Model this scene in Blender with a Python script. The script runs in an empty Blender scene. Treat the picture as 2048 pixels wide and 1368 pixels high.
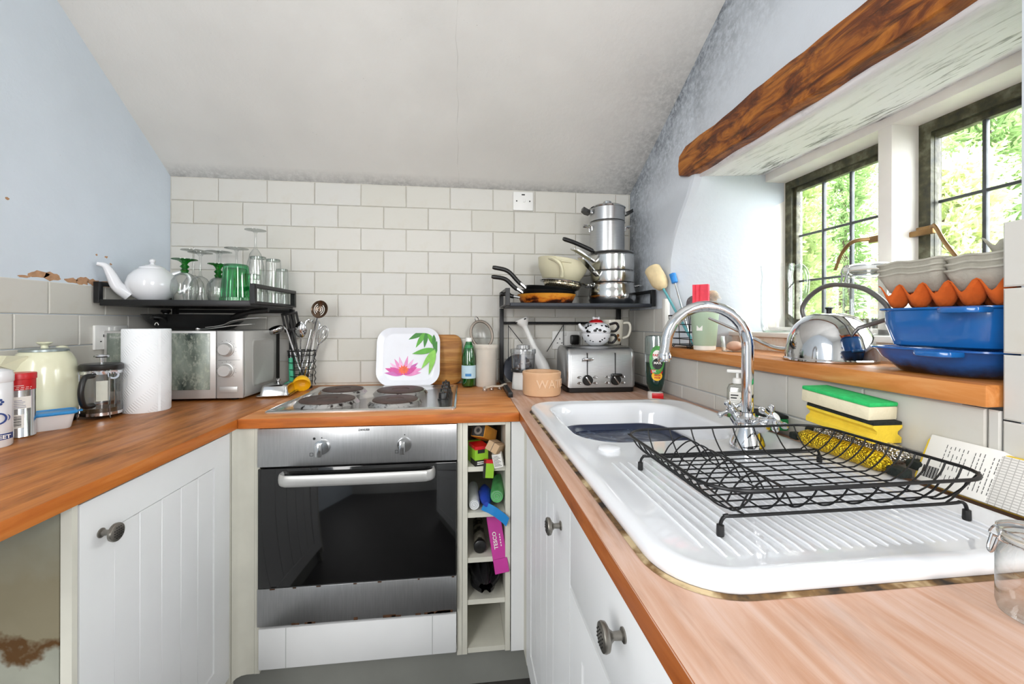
import bpy, bmesh, math, random
from mathutils import Matrix, Vector
PI = math.pi
SC = bpy.context.scene
COL = SC.collection
# ------------------------------------------------------------------ camera
F = 830.0
cam = bpy.data.cameras.new('camera'); camo = bpy.data.objects.new('camera', cam); COL.objects.link(camo)
cam.sensor_width = 36.0; cam.lens = 36.0 * F / 2048; cam.shift_y = -(684 - 644.39) / 2048
cam.clip_start = 0.02
camo.matrix_world = Matrix.Translation((1.2802, -2.0052, 1.2022)) @ Matrix.Rotation(-0.12058, 4, 'Z') @ Matrix.Rotation(PI / 2, 4, 'X') @ Matrix.Rotation(0.00208, 4, 'Z')
SC.camera = camo
# ------------------------------------------------------------------ sky and light
w = bpy.data.worlds.new('world'); SC.world = w; w.use_nodes = True
bg = w.node_tree.nodes['Background']; bg.inputs[0].default_value = (0.93, 0.97, 1.0, 1); bg.inputs[1].default_value = 12.0
def area(name, loc, size, power, target, col=(1, 1, 1)):
    l = bpy.data.lights.new(name, 'AREA'); l.shape = 'RECTANGLE'; l.size, l.size_y = size; l.energy = power; l.color = col
    o = bpy.data.objects.new(name, l); COL.objects.link(o); o.location = loc
    o.rotation_euler = (Vector(target) - Vector(loc)).to_track_quat('-Z', 'Y').to_euler(); return o
area('daylight_of_the_side_window_behind', (2.06, -2.85, 1.65), (1.3, 1.1), 48, (.0, -1.95, 1.45), (1.0, 0.99, 0.98))
area('added_fill_left_behind', (0.06, -2.75, 1.5), (1.3, 1.5), 50, (2.1, -1.95, 1.05), (1.0, 0.985, 0.97))  # added fill lamp that brightens the window wall and the right-hand doors
SC.view_settings.view_transform = 'Standard'; SC.view_settings.look = 'None'; SC.view_settings.gamma = 1
SC.view_settings.use_curve_mapping = False; SC.view_settings.exposure = 0.30
SC.cycles.max_bounces = 8; SC.cycles.transparent_max_bounces = 24; SC.cycles.glossy_bounces = 4; SC.cycles.adaptive_threshold = .025

# ------------------------------------------------------------------ helpers
def lin(h):
    if not isinstance(h, str): return tuple(h)
    h = h.lstrip('#'); v = [int(h[i:i + 2], 16) / 255 for i in (0, 2, 4)]
    return tuple(x / 12.92 if x <= .04045 else ((x + .055) / 1.055) ** 2.4 for x in v)
MATS = {}
class NT:
    def __init__(s, name):
        s.m = bpy.data.materials.new(name); s.m.use_nodes = True; s.t = s.m.node_tree; s.b = s.t.nodes['Principled BSDF']
        s.out = s.t.nodes['Material Output']; s._o = None
    def n(s, typ, **k):
        x = s.t.nodes.new(typ)
        for a, v in k.items(): setattr(x, a, v)
        return x
    def l(s, a, b): s.t.links.new(a, b)
    def obj(s):
        if not s._o: s._o = s.n('ShaderNodeTexCoord').outputs['Object']
        return s._o
    def mapped(s, scale, rot=(0, 0, 0), src=None):
        m = s.n('ShaderNodeMapping'); m.inputs['Scale'].default_value = scale; m.inputs['Rotation'].default_value = rot
        s.l(src or s.obj(), m.inputs['Vector']); return m.outputs[0]
    def noise(s, scale, detail=3, vec=None, rough=.55, dist=0):
        x = s.n('ShaderNodeTexNoise'); x.inputs['Scale'].default_value = scale; x.inputs['Detail'].default_value = detail
        x.inputs['Roughness'].default_value = rough; x.inputs['Distortion'].default_value = dist
        s.l(vec or s.obj(), x.inputs['Vector']); return x.outputs['Fac']
    def ramp(s, fac, stops):
        r = s.n('ShaderNodeValToRGB'); e = r.color_ramp.elements
        while len(e) < len(stops): e.new(.5)
        for q, (p, c) in zip(e, stops): q.position = p; q.color = (*lin(c), 1) if not isinstance(c, (int, float)) else (c, c, c, 1)
        s.l(fac, r.inputs[0]); return r.outputs[0]
    def mix(s, fac, a, b, mode='MIX'):
        x = s.n('ShaderNodeMix', data_type='RGBA', blend_type=mode)
        for sock, v in ((x.inputs[0], fac), (x.inputs[6], a), (x.inputs[7], b)):
            if hasattr(v, 'is_linked'): s.l(v, sock)
            elif isinstance(v, (int, float)): sock.default_value = v if sock is x.inputs[0] else (v, v, v, 1)
            else: sock.default_value = (*lin(v), 1)
        return x.outputs[2]
    def math(s, op, a, b=0, clamp=False):
        x = s.n('ShaderNodeMath', operation=op, use_clamp=clamp)
        for sock, v in ((x.inputs[0], a), (x.inputs[1], b)):
            if hasattr(v, 'is_linked'): s.l(v, sock)
            else: sock.default_value = v
        return x.outputs[0]
    def xyz(s):
        x = s.n('ShaderNodeSeparateXYZ'); s.l(s.obj(), x.inputs[0]); return x.outputs
    def maprange(s, v, a, b, c=0, d=1):
        x = s.n('ShaderNodeMapRange'); s.l(v, x.inputs[0])
        for i, q in enumerate((a, b, c, d)): x.inputs[i + 1].default_value = q
        return x.outputs[0]
    def bump(s, h, strength, dist=.002):
        x = s.n('ShaderNodeBump'); x.inputs['Strength'].default_value = strength; x.inputs['Distance'].default_value = dist
        s.l(h, x.inputs['Height']); s.l(x.outputs[0], s.b.inputs['Normal'])
    def col(s, v):
        if hasattr(v, 'is_linked'): s.l(v, s.b.inputs['Base Color'])
        else: s.b.inputs['Base Color'].default_value = (*lin(v), 1)
    def set(s, rough=.5, metal=0, spec=.5, coat=0):
        s.b.inputs['Roughness'].default_value = rough; s.b.inputs['Metallic'].default_value = metal
        s.b.inputs['Specular IOR Level'].default_value = spec; s.b.inputs['Coat Weight'].default_value = coat
        return s
def mat(name, col, rough=.5, metal=0, var=.08, vs=12, bump=0, bs=200, spec=.5, coat=0, stretch=None, emit=0):
    """plain procedural material: base colour with soft tonal noise and optional fine relief"""
    k = 'm_' + name
    if k in MATS: return MATS[k]
    t = NT(name).set(rough, metal, spec, coat); c = lin(col)
    v = t.mapped(stretch) if stretch else None
    f = t.noise(vs, 3, v)
    t.col(t.ramp(f, [(.3, tuple(x * (1 - var) for x in c)), (.7, tuple(min(1, x * (1 + var)) for x in c))]))
    if bump: t.bump(t.noise(bs, 3, v), bump)
    MATS[k] = t.m; return t.m
def glassy(name, tint=(1, 1, 1), rough=.02, edge=.35, body=.06, dark=.85):
    """thin clear glass or plastic: see-through body, mirror at grazing angles"""
    if name in MATS: return MATS[name]
    t = NT(name); t.t.nodes.remove(t.b)
    tr = t.n('ShaderNodeBsdfTransparent'); gl = t.n('ShaderNodeBsdfGlossy'); gl.inputs['Roughness'].default_value = rough
    tn = t.noise(6, 2); cc = lin(tint)
    lw = t.n('ShaderNodeLayerWeight'); lw.inputs[0].default_value = edge
    body_c = t.ramp(tn, [(.3, tuple(x * .97 for x in cc)), (.7, cc)]); rim = t.math('POWER', lw.outputs['Facing'], 2.2)
    t.l(t.mix(t.math('MULTIPLY', rim, dark), body_c, tuple(x * k for x, k in zip(cc, (.34, .40, .38)))), tr.inputs[0])
    f = t.maprange(lw.outputs['Facing'], 0, 1, body, .9)
    f2 = t.math('POWER', lw.outputs['Facing'], 3); f2 = t.math('MULTIPLY_ADD', f2, .75); t.t.nodes[-1].inputs[2].default_value = body
    mx = t.n('ShaderNodeMixShader'); t.l(f2, mx.inputs[0]); t.l(tr.outputs[0], mx.inputs[1]); t.l(gl.outputs[0], mx.inputs[2])
    t.l(mx.outputs[0], t.out.inputs[0]); MATS[name] = t.m; return t.m

def nb(): return bmesh.new()
def addv(b, vs, fs, M=None):
    vv = [b.verts.new(M @ Vector(v) if M else v) for v in vs]
    for f in fs:
        try: b.faces.new([vv[i] for i in f])
        except ValueError: pass
    return vv
def box(b, x0, x1, y0, y1, z0, z1, M=None, bev=0, seg=2):
    if bev:
        t = nb(); box(t, x0, x1, y0, y1, z0, z1)
        bmesh.ops.bevel(t, geom=list(t.edges), offset=bev, segments=seg, profile=.5, affect='EDGES')
        merge(b, t, M); return b
    addv(b, [(x, y, z) for z in (z0, z1) for y in (y0, y1) for x in (x0, x1)],
         [(0, 2, 3, 1), (4, 5, 7, 6), (0, 1, 5, 4), (2, 6, 7, 3), (0, 4, 6, 2), (1, 3, 7, 5)], M); return b
def merge(b, t, M=None):
    if M: bmesh.ops.transform(t, matrix=M, verts=t.verts)
    me = bpy.data.meshes.new('tmp'); t.to_mesh(me); t.free(); b.from_mesh(me); bpy.data.meshes.remove(me)
def lathe(b, prof, n=32, M=None, sx=1, sy=1, a0=0, a1=None):
    full = a1 is None; a1 = a0 + 2 * PI if full else a1; m = n if full else n + 1
    rings = []
    for r, z in prof:
        if abs(r) < 1e-6: rings.append([b.verts.new(M @ Vector((0, 0, z)) if M else (0, 0, z))])
        else:
            R = []
            for i in range(m):
                a = a0 + (a1 - a0) * i / n; v = Vector((r * math.cos(a) * sx, r * math.sin(a) * sy, z)); R.append(b.verts.new(M @ v if M else v))
            rings.append(R)
    for p, q in zip(rings, rings[1:]):
        for i in range(n if full else n):
            j = (i + 1) % m
            if len(p) == 1 and len(q) == 1: continue
            if len(p) == 1: f = (p[0], q[j], q[i])
            elif len(q) == 1: f = (p[i], p[j], q[0])
            else: f = (p[i], p[j], q[j], q[i])
            try: b.faces.new(f)
            except ValueError: pass
    return b
def tube(b, pts, r, n=8, closed=False, M=None, cap=True, flat=1.0):
    pts = [Vector(p) for p in pts]; N = len(pts); rr = r if isinstance(r, (list, tuple)) else [r] * N
    tang = []
    for i in range(N):
        if closed: t = pts[(i + 1) % N] - pts[i - 1]
        else: t = pts[min(i + 1, N - 1)] - pts[max(i - 1, 0)]
        tang.append(t.normalized() if t.length > 1e-9 else Vector((0, 0, 1)))
    up = Vector((0, 0, 1)) if abs(tang[0].z) < .9 else Vector((1, 0, 0))
    nrm = (up - tang[0] * up.dot(tang[0])).normalized(); rings = []
    for i in range(N):
        nrm = (nrm - tang[i] * nrm.dot(tang[i])).normalized(); bi = tang[i].cross(nrm)
        R = []
        for k in range(n):
            a = 2 * PI * k / n; v = pts[i] + (nrm * math.cos(a) + bi * math.sin(a) * flat) * rr[i]; R.append(b.verts.new(M @ v if M else v))
        rings.append(R)
    for i in range(N if closed else N - 1):
        p, q = rings[i], rings[(i + 1) % N]
        for k in range(n): b.faces.new((p[k], p[(k + 1) % n], q[(k + 1) % n], q[k]))
    if cap and not closed: b.faces.new(rings[0][::-1]); b.faces.new(rings[-1])
    return b
def prism(b, poly, h0, h1, M=None, bev=0):
    if bev:
        t = nb(); prism(t, poly, h0, h1); bmesh.ops.bevel(t, geom=list(t.edges), offset=bev, segments=2, profile=.5, affect='EDGES'); merge(b, t, M); return b
    n = len(poly); addv(b, [(x, y, h0) for x, y in poly] + [(x, y, h1) for x, y in poly],
         [tuple(range(n))[::-1], tuple(range(n, 2 * n))] + [(i, (i + 1) % n, n + (i + 1) % n, n + i) for i in range(n)], M); return b
def loft(b, rings, M=None, cap=True, closed=True):
    """rings: lists of equal length points"""
    V = [[b.verts.new(M @ Vector(p) if M else p) for p in R] for R in rings]; n = len(V[0])
    for p, q in zip(V, V[1:]):
        for i in range(n if closed else n - 1):
            try: b.faces.new((p[i], p[(i + 1) % n], q[(i + 1) % n], q[i]))
            except ValueError: pass
    if cap and closed: b.faces.new(V[0][::-1]); b.faces.new(V[-1])
    return b
def grid(b, fn, nu, nv, M=None):
    V = [[b.verts.new(M @ Vector(fn(i / nu, j / nv)) if M else fn(i / nu, j / nv)) for j in range(nv + 1)] for i in range(nu + 1)]
    for i in range(nu):
        for j in range(nv): b.faces.new((V[i][j], V[i + 1][j], V[i + 1][j + 1], V[i][j + 1]))
    return b
def ball(b, r, M=None, sx=1, sy=1, sz=1, n=20):
    return lathe(b, [(r * math.sin(PI * i / (n // 2)) if 0 < i < n // 2 else 0, -r * sz * math.cos(PI * i / (n // 2))) for i in range(n // 2 + 1)], n, M, sx, sy)
def rrect(x0, x1, y0, y1, r, n=6):
    P = []
    for cx, cy, a in ((x1 - r, y0 + r, -PI / 2), (x1 - r, y1 - r, 0), (x0 + r, y1 - r, PI / 2), (x0 + r, y0 + r, PI)):
        for i in range(n + 1): P.append((cx + r * math.cos(a + PI / 2 * i / n), cy + r * math.sin(a + PI / 2 * i / n)))
    return P
def bez(pts, n=10):
    """Catmull-Rom through points"""
    P = [Vector(p) for p in pts]; P = [2 * P[0] - P[1]] + P + [2 * P[-1] - P[-2]]; out = []
    for i in range(1, len(P) - 2):
        a, q, c, d = P[i - 1:i + 3]
        for k in range(n):
            t = k / n; out.append(.5 * ((2 * q) + (c - a) * t + (2 * a - 5 * q + 4 * c - d) * t * t + (3 * q - a - 3 * c + d) * t ** 3))
    out.append(P[-2]); return out
def T(x=0, y=0, z=0): return Matrix.Translation((x, y, z))
def RX(a): return Matrix.Rotation(math.radians(a), 4, 'X')
def RY(a): return Matrix.Rotation(math.radians(a), 4, 'Y')
def RZ(a): return Matrix.Rotation(math.radians(a), 4, 'Z')
def part(name, b, m, parent=None, smooth=True, ang=40, label=None, kind=None, loc=None, solidify=0, recalc=True):
    if recalc: bmesh.ops.recalc_face_normals(b, faces=b.faces)
    me = bpy.data.meshes.new(name); b.to_mesh(me); b.free()
    for x in (m if isinstance(m, (list, tuple)) else [m]): me.materials.append(x)
    if smooth:
        me.polygons.foreach_set('use_smooth', [True] * len(me.polygons)); me.set_sharp_from_angle(angle=math.radians(ang))
    o = bpy.data.objects.new(name, me); COL.objects.link(o)
    if parent: o.parent = parent
    if loc: o.location = loc
    if label: o['label'] = label
    if kind: o['kind'] = kind
    if solidify:
        s = o.modifiers.new('thickness', 'SOLIDIFY'); s.thickness = solidify; s.offset = -1
    return o
def tag(o, label, cat, group=None):
    o['label'] = label; o['category'] = cat
    if group: o['group'] = group
    return o
def thing(name, label, cat, loc=(0, 0, 0), rz=0, group=None):
    o = bpy.data.objects.new(name, None); COL.objects.link(o); o.empty_display_size = .05
    o.location = loc; o.rotation_euler = (0, 0, math.radians(rz)); return tag(o, label, cat, group)
def struct(name, b, m, **k):
    o = part(name, b, m, **k); o['kind'] = 'structure'; return o
def copy_thing(root, loc, rz=0, label=None):
    r = root.copy(); COL.objects.link(r); r.location = loc; r.rotation_euler = (0, 0, math.radians(rz))
    if label: r['label'] = label
    for ch in list(root.children):
        c = ch.copy(); COL.objects.link(c); c.parent = r
        for g in ch.children:
            d = g.copy(); COL.objects.link(d); d.parent = c
    return r
def text(name, s, size, m, parent, M, ext=.0004, wrap=0, bold=0, align='CENTER', sx=1):
    cu = bpy.data.curves.new('t', 'FONT'); cu.body = s; cu.size = size; cu.align_x = align; cu.align_y = 'CENTER'; cu.extrude = ext; cu.offset = bold
    cu.resolution_u = 3; o = bpy.data.objects.new('t', cu); COL.objects.link(o)
    me = bpy.data.meshes.new_from_object(o.evaluated_get(bpy.context.evaluated_depsgraph_get()))
    bpy.data.objects.remove(o); bpy.data.curves.remove(cu)
    for v in me.vertices:
        x, y, z = v.co; x *= sx
        if wrap: v.co = M @ Vector(((wrap + z) * math.sin(x / wrap), y, (wrap + z) * math.cos(x / wrap) - wrap))
        else: v.co = M @ Vector((x, y, z))
    me.materials.clear(); me.materials.append(m); ob = bpy.data.objects.new(name, me); COL.objects.link(ob); ob.parent = parent; return ob
# text plane (x right, y up, z towards viewer) -> facing -y in the room
FACE = RX(90)
# ------------------------------------------------------------------ shell materials
def plaster(name, c, mould=None, rough=.75, blot='#b9b6ae', amt=.25):
    t = NT(name).set(rough, 0, .25); cc = lin(c)
    f = t.noise(2.2, 4); base = t.ramp(f, [(.3, tuple(x * .93 for x in cc)), (.7, tuple(min(1, x * 1.04) for x in cc))])
    sp = t.ramp(t.noise(160, 2), [(.73, 0.), (.77, .55)]); sp2 = t.ramp(t.noise(7, 3), [(.45, 0.), (.65, 1.)])
    base = t.mix(t.math('MULTIPLY', sp, sp2), base, '#8d8679')
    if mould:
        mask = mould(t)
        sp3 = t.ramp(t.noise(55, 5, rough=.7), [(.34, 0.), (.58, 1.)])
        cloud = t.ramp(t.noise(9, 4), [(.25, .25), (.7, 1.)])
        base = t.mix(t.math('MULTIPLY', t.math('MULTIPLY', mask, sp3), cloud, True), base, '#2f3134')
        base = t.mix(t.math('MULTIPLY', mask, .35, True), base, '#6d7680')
    t.col(base); h = t.math('ADD', t.noise(3.5, 4), t.math('MULTIPLY', t.noise(90, 3), .08)); t.bump(h, .35, .02)
    return t.m
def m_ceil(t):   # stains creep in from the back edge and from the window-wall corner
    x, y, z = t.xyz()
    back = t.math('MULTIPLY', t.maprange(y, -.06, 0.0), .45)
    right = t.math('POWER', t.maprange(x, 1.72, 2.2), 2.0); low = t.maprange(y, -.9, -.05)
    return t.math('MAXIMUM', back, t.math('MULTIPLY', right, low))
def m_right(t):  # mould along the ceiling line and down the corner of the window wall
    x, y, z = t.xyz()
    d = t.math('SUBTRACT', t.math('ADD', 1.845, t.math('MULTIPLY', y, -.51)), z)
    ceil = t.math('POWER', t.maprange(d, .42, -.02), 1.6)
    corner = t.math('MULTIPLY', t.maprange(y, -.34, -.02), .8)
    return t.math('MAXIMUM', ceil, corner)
M_BLUE = plaster('pale_blue_paint', '#d6e0ea'); M_CEIL = plaster('ceiling_paint', '#e0dfdb', m_ceil)
M_RIGHT = plaster('old_white_limewash', '#cfd5dc', m_right); M_REV = plaster('reveal_limewash', '#dde1e6')
def tile_mat():
    t = NT('glazed_cream_tile').set(.42, 0, .35)
    r = t.n('ShaderNodeObjectInfo').outputs['Random']; c = t.ramp(r, [(0, '#cccac1'), (.5, '#d2d0c9'), (1, '#cfcec9')])
    st = t.ramp(t.noise(14, 4), [(.55, 0.), (.8, .35)]); t.col(t.mix(st, c, '#c3b9a4')); t.bump(t.noise(9, 2), .08, .01); return t.m
M_TILE = tile_mat(); M_GROUT = mat('old_grout', '#d3cfc3', .9, var=.12, vs=30)
M_WHITEPAINT = mat('white_gloss_paint', '#e9e6e0', .35, var=.04, vs=8)
M_FLOOR = mat('dark_slate_floor', '#3c3a38', .5, var=.25, vs=9)
# ------------------------------------------------------------------ shell
ZC = .91                       # worktop level
XR = 2.12                      # face of the window wall
def zceil(x, y): return min(3.0, 1.845 + (-y) * (.735 + (.51 - .735) * min(1, max(0, x / 2.12))))
b = nb(); box(b, -.3, 2.9, -4.2, .3, -.1, 0); struct('floor', b, M_FLOOR)
b = nb(); box(b, -.3, 2.75, 0, .25, -.1, 2.1); WB = struct('wall_back', b, M_GROUT)
b = nb(); box(b, -.25, 0, -4.2, 0, -.1, 5.2); WL = struct('wall_left', b, M_BLUE)
b = nb(); grid(b, lambda u, v: (-.1 + 2.8 * u, .05 - 4.3 * v, zceil(-.1 + 2.8 * u, .05 - 4.3 * v)), 12, 24); CE = struct('ceiling', b, M_CEIL)
b = nb(); box(b, -.25, 2.62, -4.3, -4.2, -.1, 3.2); struct('wall_front', b, M_CEIL)
# thin crack down the ceiling board joint
b = nb(); pts = [(1.262 + .004 * math.sin(k * 2.1) + .0012 * math.sin(k * 7.3), -.01 - k * .05) for k in range(22)]
tube(b, [(x, y, zceil(x, y)) for x, y in pts], .0006, 4); part('crack', b, mat('ceiling_crack', '#b9b7b1', .9), CE)
# window wall: a splayed left pier, a right pier, spandrels below and above the opening
b = nb()
lev = [(-.1, -.385), (1.10, -.385), (1.3, -.40), (1.46, -.405), (1.53, -.43), (1.60, -.475), (1.68, -.54), (1.75, -.582), (1.82, -.585), (3.2, -.585)]
rings = []
for z, yf in lev:
    k = 0 if z < 1.74 else .0
    rings.append([(XR, .05, z), (XR, yf + .012, z), (XR + .006, yf, z), (XR + .03, yf - .012, z), (2.30, yf - (.51 + yf) * .5 - .002 if yf > -.51 else -.545, z), (2.46, -.51 if yf > -.5 else -.512, z), (2.62, -.51, z), (2.62, .05, z)])
loft(b, rings)
box(b, XR, 2.62, -1.40, -.38, -.1, 1.07); box(b, XR, 2.62, -1.476, -.5855, 1.81, 3.2)
prism(b, [(XR, -1.475), (2.46, -1.44), (2.62, -1.44), (2.62, -4.2), (XR, -4.2)], -.1, 3.2)
WR = struct('wall_right', b, M_RIGHT, ang=30)
b = nb(); grid(b, lambda u, v: (XR + .02 + (2.47 - XR - .02) * u, -.5 - .98 * v, 1.752 + .05 * u + .004 * math.sin(9 * v)), 8, 14)
def soffit_mat():
    t = NT('flaking_soffit_paint').set(.7, 0, .2); x, y, z = t.xyz()
    v = t.mapped((14, 2.2, 5)); f = t.ramp(t.noise(3.2, 5, v, .7), [(.53, 0.), (.62, 1.)]); m = t.maprange(x, 2.22, 2.46, .2, .95)
    t.col(t.mix(t.math('MULTIPLY', f, m), '#f0eff0', '#4c4a46')); t.bump(t.noise(3, 4, v), .4, .01); return t.m
part('soffit_board', b, soffit_mat(), WR, solidify=.02)
# ------------------------------------------------------------------ tiles
TM = {}
def tile_mesh(w_, h_, d=.0045):
    k = (round(w_, 3), round(h_, 3))
    if k not in TM:
        b = nb(); g = .0013; W, H = w_ / 2 - g, h_ / 2 - g; e = .0025
        addv(b, [(-W, 0, -H), (W, 0, -H), (W, 0, H), (-W, 0, H), (-W, -d * .6, -H), (W, -d * .6, -H), (W, -d * .6, H), (-W, -d * .6, H),
                 (-W + e, -d, -H + e), (W - e, -d, -H + e), (W - e, -d, H - e), (-W + e, -d, H - e)],
             [(0, 1, 5, 4), (1, 2, 6, 5), (2, 3, 7, 6), (3, 0, 4, 7), (4, 5, 9, 8), (5, 6, 10, 9), (6, 7, 11, 10), (7, 4, 8, 11), (8, 9, 10, 11)])
        me = bpy.data.meshes.new('tile'); bmesh.ops.recalc_face_normals(b, faces=b.faces); b.to_mesh(me); b.free(); me.materials.append(M_TILE); TM[k] = me
    return TM[k]
rng = random.Random(3)
def tiles(parent, M, u0, u1, z1, zb, first, pitch=.2053, pz=.1028):
    """courses from z1 down to zb between u0 and u1 (u runs to the right as one faces the wall); first = joint position of the top course"""
    r = 0; z = z1
    while z > zb + .006:
        h = min(pz, z - zb); j = first - (pitch / 2 if r % 2 else 0)
        while j > u0: j -= pitch
        while j < u1 - .004:
            a, c = max(j, u0), min(j + pitch, u1)
            if c - a > .008:
                o = bpy.data.objects.new('tile', tile_mesh(c - a, h)); COL.objects.link(o); o.parent = parent
                o.matrix_world = M @ T((a + c) / 2, -.0005, z - h / 2) @ RX(rng.uniform(-.25, .25)) @ RZ(rng.uniform(-.3, .3))
            j += pitch
        z -= pz; r += 1
tiles(WB, Matrix.Identity(4), .003, 2.115, 1.843, .912, .1977)
tiles(WL, RZ(90), -1.62, -.004, 1.327, .912, -.345)          # on the left wall: u runs away from the camera towards the corner
tiles(WR, T(XR, 0, 0) @ RZ(-90), .006, .372, 1.262, .912, .075)
tiles(WR, T(XR, 0, 0) @ RZ(-90), .372, 1.455, 1.066, .912, .41)
tiles(WR, T(XR, 0, 0) @ RZ(-90), 1.455, 2.06, 1.36, .912, 1.455)
# patches where the blue paint has come away above the tiles
b = nb(); rng = random.Random(11)
for y, z, ly, lz in ((-.575, 1.344, .035, .013), (-.535, 1.342, .03, .014), (-.47, 1.337, .028, .010), (-.43, 1.34, .03, .016), (-.385, 1.338, .03, .012), (-.335, 1.336, .045, .011), (-.62, 1.334, .02, .004), (-.375, 1.437, .005, .004), (-.335, 1.435, .008, .005), (-.315, 1.412, .006, .004), (-.665, 1.55, .006, .004)):
    n = 14; ring = [(.0006, y + ly * math.cos(2 * PI * i / n) * rng.uniform(.65, 1.1), z + lz * math.sin(2 * PI * i / n) * rng.uniform(.6, 1.15)) for i in range(n)]
    addv(b, ring, [tuple(range(n))])
part('bare_plaster', b, mat('bare_brown_plaster', '#b98f6d', .9, var=.2, vs=60), WL, smooth=False, label='brown bare plaster patches')
# white painted corner bead where tiles meet the reveal
b = nb(); box(b, 2.104, 2.126, -.398, -.372, 1.10, 1.30, bev=.003); part('corner_bead', b, M_WHITEPAINT, WR)
# ------------------------------------------------------------------ lintel beam
def oak():
    t = NT('old_stained_beam').set(.45, 0, .4)
    v = t.mapped((7, 3.2, 9)); f = t.noise(2.4, 7, v, .66, .7); c = t.ramp(f, [(.3, '#2a1208'), (.45, '#6b3511'), (.58, '#a9641f'), (.75, '#c98636')])
    g = t.noise(11, 3, t.mapped((6, .7, 8))); t.col(t.mix(t.math('MULTIPLY', t.ramp(g, [(.52, 0.), (.7, .8)]), 1.), c, '#2b150a')); t.bump(f, .5, .01); return t.m
b = nb(); rings = []; rng = random.Random(5)
for k in range(26):
    y = -.505 - k * .045; w_ = .0022 * math.sin(k * .9) + .0015 * math.sin(k * 2.3)
    top = 1.858 + .002 * math.sin(k * .7) + .012 * min(1, k / 12) + w_; bot = 1.744 + .002 * math.sin(k * 1.3)
    if k == 0: top, bot = 1.842, 1.762
    rings.append([(2.104, y, bot + .004), (2.101 + w_ * .5, y, (bot + top) / 2), (2.105, y, top - .006), (2.118, y, top), (2.17, y, top), (2.17, y, bot), (2.110, y, bot)])
loft(b, rings); BEAM = part('lintel_beam', b, oak(), ang=35); tag(BEAM, 'dark knotty timber beam across the top of the window opening', 'beam')
# ------------------------------------------------------------------ sill, ledge and window
def wood(name, c0, c1, c2, axis='Y', stain=.5, rough=.4, sc=1.0):
    t = NT(name).set(rough, 0, .4); s = {'X': (1.2, 14, 14), 'Y': (14, 1.2, 14), 'Z': (14, 14, 1.2)}[axis]
    v = t.mapped(tuple(q * sc for q in s)); f = t.noise(3, 5, v, .6, .6); c = t.ramp(f, [(.3, c0), (.52, c1), (.72, c2)])
    s2 = {'X': (1.2, 5, 5), 'Y': (5, 1.2, 5), 'Z': (5, 5, 1.2)}[axis]; g = t.noise(2.6, 5, t.mapped(s2), .65)
    t.col(t.mix(t.math('MULTIPLY', t.ramp(g, [(.52, 0.), (.70, 1.)]), stain), c, '#4b3524')); t.bump(f, .15, .004)
    rv = t.ramp(g, [(.35, rough - .08), (.7, rough + .15)]); t.l(rv, t.b.inputs['Roughness']); return t.m
M_SILL = wood('varnished_sill', '#b06a2c', '#c98243', '#d69a60', 'Y', .15)
b = nb(); prism(b, [(2.092, -.345), (2.092, -1.452), (2.30, -1.452), (2.47, -1.435), (2.47, -.505), (2.30, -.455), (2.125, -.39), (2.118, -.345)], 1.07, 1.105, bev=.003)
SILL = tag(part('window_sill', b, M_SILL, ang=30), 'varnished wooden window sill board above the sink tiles', 'sill')
FR = bpy.data.objects.new('trim_1', None); COL.objects.link(FR); FR['kind'] = 'structure'
M_FRAME = mat('cream_white_frame_paint', '#ece6df', .4, var=.05, vs=10)
XW = 2.46; XG = 2.545
def fb(name, x0, x1, y0, y1, z0, z1, m=M_FRAME, bev=.002): b = nb(); box(b, x0, x1, y0, y1, z0, z1, bev=bev); return part(name, b, m, FR)
fb('jamb', XW, 2.60, -.511, -.472, 1.10, 1.80); fb('mullion', XW, 2.60, -.992, -.953, 1.10, 1.80); fb('jamb', XW, 2.60, -1.47, -1.42, 1.10, 1.80)
fb('head', XW - .001, 2.60, -1.45, -.505, 1.752, 1.83); fb('bottom_rail', XW, 2.60, -1.45, -.505, 1.10, 1.185)
fb('inner_ledge', 2.335, 2.47, -1.44, -.468, 1.152, 1.168)
M_FLAKE = (lambda t: (t.set(.8), t.col(t.ramp(t.noise(26, 5, rough=.7), [(.42, '#e6d9cc'), (.6, '#d9c2ad'), (.72, '#a98f7b')])), t.bump(t.noise(30, 4), .4, .006), t.m)[-1])(NT('flaking_pink_paint'))
b = nb(); box(b, 2.35, 2.47, -1.44, -.468, 1.1045, 1.153); part('ledge_upstand', b, M_FLAKE, FR)
M_IRON = (lambda t: (t.set(.55), t.col(t.ramp(t.noise(30, 5), [(.3, '#23221c'), (.5, '#47452f'), (.65, '#6b6a55'), (.8, '#8d8c80')])), t.bump(t.noise(60, 3), .5, .004), t.m)[-1])(NT('grimy_iron_casement'))
M_LEAD = mat('dull_lead_bar', '#55575a', .5, .4, var=.2, vs=40)
M_PANE = glassy('window_glass', (.97, .98, .97), .01, .3, .03)
M_BRASS = mat('aged_brass', '#8f7049', .35, .8, var=.2, vs=30)
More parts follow.
